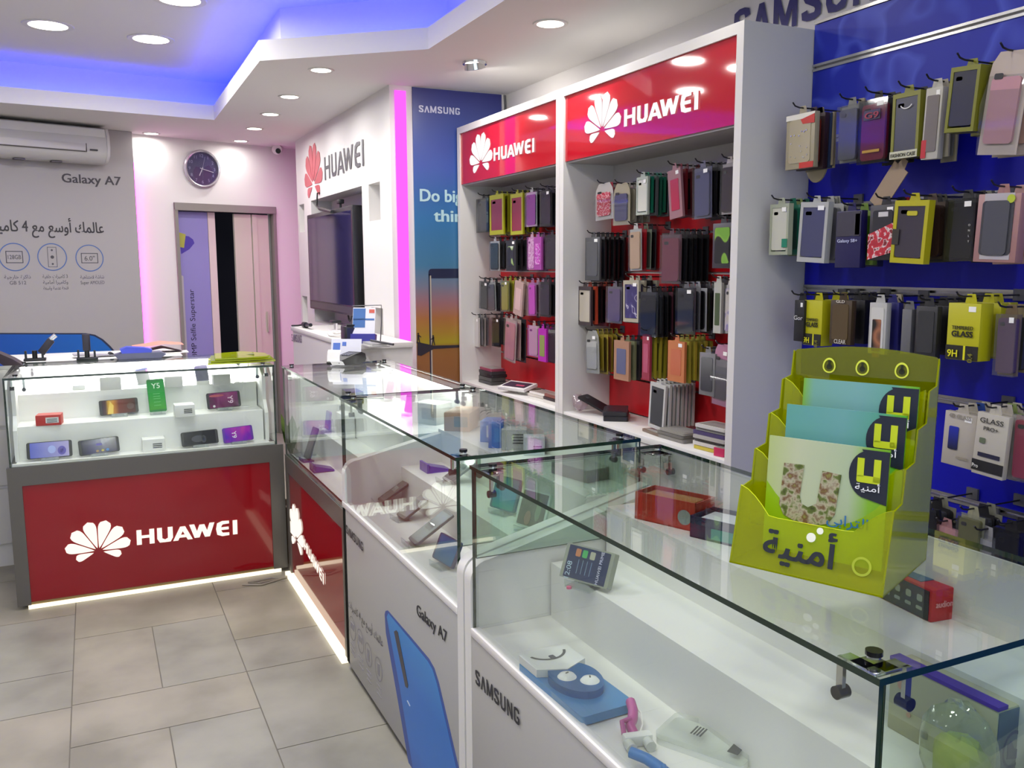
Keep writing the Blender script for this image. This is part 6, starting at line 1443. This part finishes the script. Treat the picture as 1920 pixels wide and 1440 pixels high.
t = thing('speaker_cube', 'black cube speaker on the bench beside the leaflet stand', 'speaker', (p.x + .02, p.y, 1.08))
MB().rbox(-.06, .06, -.05, .05, 0, .095, .006).build('body', M('#1a1a22', .35), t, local=True); MB().box(-.05, .05, -.053, -.05, .01, .085).build('front_panel', M('#24264a', .3), t, local=True); MB().box(-.05, .06, -.05, .05, .095, .103).build('top_pad', DARK, t, local=True)
p = bz(683, 645)
t = thing('leaflet_stand', 'blue and white leaflet stand at the near end of the bench', 'leaflet stand', Matrix.Translation((p.x, p.y, 1.08)) @ Matrix.Rotation(-.55, 4, 'Z'))
fr_ = Matrix.Rotation(math.radians(-14), 4, 'X') @ frame((0, 0, 0), (1, 0, 0), (0, 0, 1))
MB().box(-.07, .055, .045, .20, -.003, 0, 0, fr_).build('leaflet', M('#dcdde6', .4), t, local=True)
MB().box(-.068, -.0, .09, .195, 0, .001, 0, fr_).box(-.068, .05, .13, .14, 0, .001, 0, fr_).build('print', M('#3f6aa8', .4), t, local=True)
MB().box(.02, .05, .17, .19, 0, .001, 0, fr_).build('red_print', M('#c95a4a', .4), t, local=True)
MB().box(-.078, .06, 0, .055, -.03, .006, 0, fr_).build('pocket', M('#2c2c86', .3), t, local=True)
MB().tube([tuple(fr_ @ Vector(q)) for q in ((-.075, .21, -.004), (.085, .215, -.004), (.085, .12, -.02), (.075, .0, -.05))], .003, 6).build('wire_easel', M('#55555a', .3), t, local=True)
p = bz(700, 648)
t = thing('tablet_stack', 'two thin grey cards lying in the lower niche end of the bench', 'card', (p.x, p.y, 1.08))
MB().box(-.05, .06, -.10, .08, 0, .006).box(-.03, .05, -.08, .10, .006, .016).build('cards', M('#a9a9a6', .35), t, local=True)
MB().cyl((.06, -.16, .016), (-.02, -.02, .03), .006, n=8).build('pen', M('#3a3a40', .4), t, local=True)

# wall socket low on the white niche wall
p = at_x(727, 680, XT)
t = thing('wall_socket', 'round cable outlet low on the white niche wall', 'socket', (XT, p.y, p.z))
MB().lathe([(.0001, .006), (.04, .006), (.045, 0)], 24, 0, frame((0, 0, 0), (0, -1, 0), (0, 0, 1))).build('plate', M('#d9d3d4', .4), t, local=True)
MB().lathe([(.0001, .0075), (.014, .0075), (.016, .005)], 16, 0, frame((0, 0, 0), (0, -1, 0), (0, 0, 1))).build('outlet_hole', DARK, t, local=True)

# ------------------------------------------------------------------ wall clock
pc = at_p(377, 317, B0, NB)
CF = frame(pc + NB * .002, U, UPV)
ck = thing('wall_clock', 'round dark blue wall clock with silver rim above the doorway', 'clock', CF)
MB().lathe([(.150, .0), (.152, .03), (.143, .038), (.134, .034), (.132, .02)], 48).build('rim', M('#c4c2c8', .2, metal=.6), ck, local=True)
MB().lathe([(.0001, .018), (.134, .018)], 48).build('dial', M('#2c2a5c', .35), ck, local=True)
for k in range(12):
    a = math.radians(90 - 30 * (k + 1))
    text('numeral', str(k + 1), M('#8a8ab4', .4), ck, Matrix.Translation((.105 * math.cos(a), .105 * math.sin(a) - .012, .0185)), .026, None, .005, .0005, 'CENTER', True)
tk = MB()
for k in range(60):
    a = 2 * PI * k / 60
    tk.box(-.0008, .0008, .124, .131, .0182, .0188, 0, Matrix.Rotation(a, 4, 'Z'))
tk.build('tick_marks', M('#77779f', .4), ck, local=True)
MB().box(-.003, .003, -.015, .062, .020, .0215, 0, Matrix.Rotation(math.radians(155), 4, 'Z')).build('hour_hand', M('#c9c9d6', .3), ck, local=True)
MB().box(-.0022, .0022, -.02, .098, .0222, .0235, 0, Matrix.Rotation(math.radians(-104), 4, 'Z')).build('minute_hand', M('#c9c9d6', .3), ck, local=True)
MB().box(-.0008, .0008, -.03, .10, .024, .0248, 0, Matrix.Rotation(math.radians(-15), 4, 'Z')).build('second_hand', M('#9a9ab8', .3), ck, local=True)
MB().lathe([(.0001, .034), (.134, .034)], 40).build('cover_glass', clear('clock_glass', '#fafafa', .05), ck, local=True)

# ------------------------------------------------------------------ air conditioner on the board
acm = thing('air_conditioner', 'white wall air conditioner high on the grey poster board', 'air conditioner', FA)
u1 = (LA @ at_p(186, 245, A0, NB)).x; u0 = u1 - 1.05
prof = [(2.30, .002), (2.595 - .085, .002), (2.51, .10), (2.495, .175), (2.44, .20), (2.36, .205), (2.30, .19), (2.255, .14), (2.245, .06), (2.26, .002)]
fr_ = frame((0, 0, 0), (0, 1, 0), (0, 0, 1))
def ac_side(pts):
    a = sum(pts[i - 1][0] * pts[i][1] - pts[i][0] * pts[i - 1][1] for i in range(len(pts)))
    return pts if a > 0 else pts[::-1]
MB().prism(ac_side(prof[1:]), u0, u1 - .02, 0, fr_).build('casing', M('#c9c8c6', .35), acm, local=True)
MB().prism(ac_side([(y, z * 1.02 + .002) for y, z in prof[1:]]), u1 - .02, u1, 0, fr_).build('end_cap', M('#d2cfcf', .35), acm, local=True)
MB().box(u0 + .05, u1 - .03, 2.43, 2.485, .19, .2035, 0).build('front_panel', M('#dbdad8', .3), acm, local=True)
MB().box(u0 + .05, u1 - .17, 2.325, 2.375, .205, .2085).build('louver', M('#c2bfc0', .35), acm, local=True)
MB().box(u0 + .05, u1 - .17, 2.318, 2.324, .199, .206).box(u1 - .166, u1 - .162, 2.318, 2.378, .199, .2075).build('louver_gap', M('#4a4648', .6), acm, local=True)
MB().rrect(u1 - .115, 2.335, .055, .012, .004, .206, .2085).build('display_window', M('#26262a', .3), acm, local=True)
for x in (-.62, -.38): MB().rbox(u1 + x, u1 + x + .07, 2.238, 2.25, .08, .13, .003).build('vane', M('#55505a', .5), acm, local=True)

# ------------------------------------------------------------------ goods on the back cabinet and the lit showcase top
ZB = 1.031
def bk(px, py): return at_z(px, py, ZB)
p = bk(262, 671)
t = thing('pouch', 'grey pouch with a blue flap on the back cabinet', 'pouch', (p.x, p.y, ZB))
MB().prism([(-.10, 0), (.10, 0), (.125, .018), (.10, .03), (-.09, .03), (-.12, .022)], -.05, .05, 0, frame((0, 0, 0), (1, 0, 0), (0, 0, 1))).build('body', M('#4f5068', .5), t, local=True)
MB().prism([(-.085, .03), (.055, .03), (.06, .045), (.02, .056), (-.06, .062), (-.092, .05)], -.03, .05, 0, frame((0, 0, 0), (1, 0, 0), (0, 0, 1))).build('flap', M('#3a46b4', .45), t, local=True)
p = bk(297, 661)
t = thing('paper_sheet', 'coral folded paper sheet on the back cabinet', 'paper', (p.x, p.y + .02, ZB))
MB().add([(-.12, -.09, .035), (.03, -.10, .052), (.13, -.07, .042), (.13, .09, .042), (.02, .10, .055), (-.13, .09, .036)], [(0, 1, 4, 5), (1, 2, 3, 4)]).build('sheet', M('#d98472', .6), t, local=True)
MB().add([(-.09, -.095, .010), (.02, -.10, .030), (.12, -.08, .004), (.12, .05, .004), (.02, .06, .032), (-.09, .05, .010)], [(0, 1, 4, 5), (1, 2, 3, 4)]).build('dark_cover', M('#2c2426', .5), t, local=True)
MB().box(-.12, .15, -.10, .02, 0, .004).build('white_pad', PWHITE, t, local=True)
p = bk(205, 668)
t = thing('notebook', 'dark folded leaflet under the corner of the blue phone print', 'leaflet', Matrix.Translation((p.x - .02, p.y, ZB)) @ Matrix.Rotation(.1, 4, 'Z'))
MB().add([(-.15, -.03, .012), (.06, -.03, .004), (.06, .05, .004), (-.15, .05, .014), (-.15, -.03, .018), (.06, -.03, .008), (.06, .05, .008), (-.15, .05, .020)], [(3, 2, 1, 0), (4, 5, 6, 7), (0, 1, 5, 4), (1, 2, 6, 5), (2, 3, 7, 6), (3, 0, 4, 7)]).build('cover', M('#9a97a0', .4), t, local=True)
MB().cyl((.03, -.02, .008), (.03, .05, .008), .012, n=10).build('spine', DARK, t, local=True)
def holder(px, py, label, lean_):
    p = bk(px, py)
    t = thing('phone_holder', label, 'phone holder', (p.x, p.y, ZB), 'black phone holders on the back cabinet')
    MB().rbox(-.05, .05, -.03, .03, 0, .012, .004).cyl((0, 0, .01), (0, 0, .05), .012, n=12).build('foot', DARK, t, local=True)
    MB().rbox(-.018 , .018, -.012, .012, .045, .13, .004, 0, Matrix.Rotation(math.radians(lean_), 4, 'Y')).build('clamp_arm', M('#26222c', .4), t, local=True)
    MB().box(-.045, -.035, -.01, .01, .012, .05).box(.03, .04, -.01, .01, .012, .045).build('side_claw', DARK, t, local=True)
    return t
holder(164, 674, 'upright black phone holder before the blue phone print', 0)
t = holder(66, 676, 'tilted black phone holder with a silver tip near the blue bag', 38)
MB().cyl((.075, 0, .105), (.10, 0, .125), .012, n=12).build('silver_tip', CHROME, t, local=True)
p = bk(55, 678)
t = thing('shoulder_bag', 'dark shoulder strap and blue bag at the wall end of the back cabinet', 'bag', (p.x, p.y - .1, ZB))
MB().prism([(-.50, 0), (-.02, 0), (-.06, .03), (-.14, .075), (-.22, .115), (-.30, .13), (-.50, .13)], -.06, .06, 0, frame((0, 0, 0), (1, 0, 0), (0, 0, 1))).build('bag_body', M('#33262c', .6), t, local=True)
MB().prism([(-.50, .001), (-.10, .001), (-.16, .05), (-.26, .085), (-.50, .09)], .06, .075, 0, frame((0, 0, 0), (1, 0, 0), (0, 0, 1))).build('bag_front', M('#1f4aa8', .5), t, local=True)
t = thing('sleeve_bag', 'yellow plastic sleeve lying on the lit showcase top', 'bag', None)
p = at_z(458, 681, ZT); t.matrix_basis = Matrix.Translation((p.x, p.y + .06, ZT))
mb = MB()
for k, (dz, sx) in enumerate(((.0, 1.0), (.012, .92), (.022, .8))):
    mb.add([(-.17 * sx, -.07, dz + .001), (.0, -.10, dz + .004), (.15 * sx, -.06, dz + .002), (.16 * sx, .10, dz + .003), (.02, .13, dz + .014), (-.15 * sx, .09, dz + .012),
            (-.17 * sx, -.07, dz + .008), (.0, -.10, dz + .010), (.15 * sx, -.06, dz + .009), (.16 * sx, .10, dz + .009), (.02, .13, dz + .020), (-.15 * sx, .09, dz + .018)],
           [(0, 1, 4, 5), (1, 2, 3, 4), (6, 11, 10, 7), (7, 10, 9, 8), (0, 6, 7, 1), (1, 7, 8, 2), (2, 8, 9, 3), (3, 9, 10, 4), (4, 10, 11, 5), (5, 11, 6, 0)])
mb.build('sleeve', clear('yellow_film', '#dfe61a', .06, .05, .6, '#b9c81a', .3), t, local=True)
MB().box(-.05, .06, .0, .06, .034, .0355).build('dark_print', M('#4a5208', .5), t, local=True)
# plant showing in the gap between the two red counters
pl = thing('potted_plant', 'green leafy plant in the gap between the two red fronted counters', 'plant', (.862, 4.43, 0))
MB().lathe([(.0001, .0), (.07, .0), (.09, .30), (.085, .30), (.08, .27), (.0001, .27)], 20).build('pot', M('#6a5a4a', .6), pl, local=True)
MB().tube([(0, 0, .27), (.005, -.01, .5), (0, -.02, .62)], .008, 8).build('stem', M('#4a5a2a', .6), pl, local=True)
lm = noise_mat('leaf_green', [(.3, '#3f5a22'), (.7, '#6f8a3a')], 20, .5)
for k in range(7):
    a = k * 2.4; mb = MB(); prev = None
    for i in range(7):
        s_ = i / 6; wd = .028 * math.sin(PI * min(1, s_ * .95 + .05)) ** .8; rr_ = .10 * s_ * (.5 if k else .1); z = .56 + .20 * s_ - .06 * s_ * s_ * (k > 2)
        c, s2 = math.cos(a), math.sin(a)
        cur = ((rr_ * c - wd * s2, rr_ * s2 + wd * c - .02, z), (rr_ * c + wd * s2, rr_ * s2 - wd * c - .02, z + .004))
        if prev: mb.add([prev[0], prev[1], cur[1], cur[0]], [(0, 1, 2, 3)])
        prev = cur
    mb.build('leaf', lm, pl, local=True)
# loose cable on the floor in the corner
p = at_z(505, 1087, 0)
tag(MB().tube([(p.x - .13, p.y - .03, .006), (p.x - .05, p.y - .07, .006), (p.x + .05, p.y - .03, .006), (p.x + .01, p.y + .0, .008), (p.x - .10, p.y - .01, .006), (p.x - .06, p.y - .05, .010), (p.x + .08, p.y - .02, .006), (.785, 4.235, .01)], .004, 6).build('cable', M('#8a8478', .5)), 'loose grey cable on the floor where the red counters meet', 'cable')
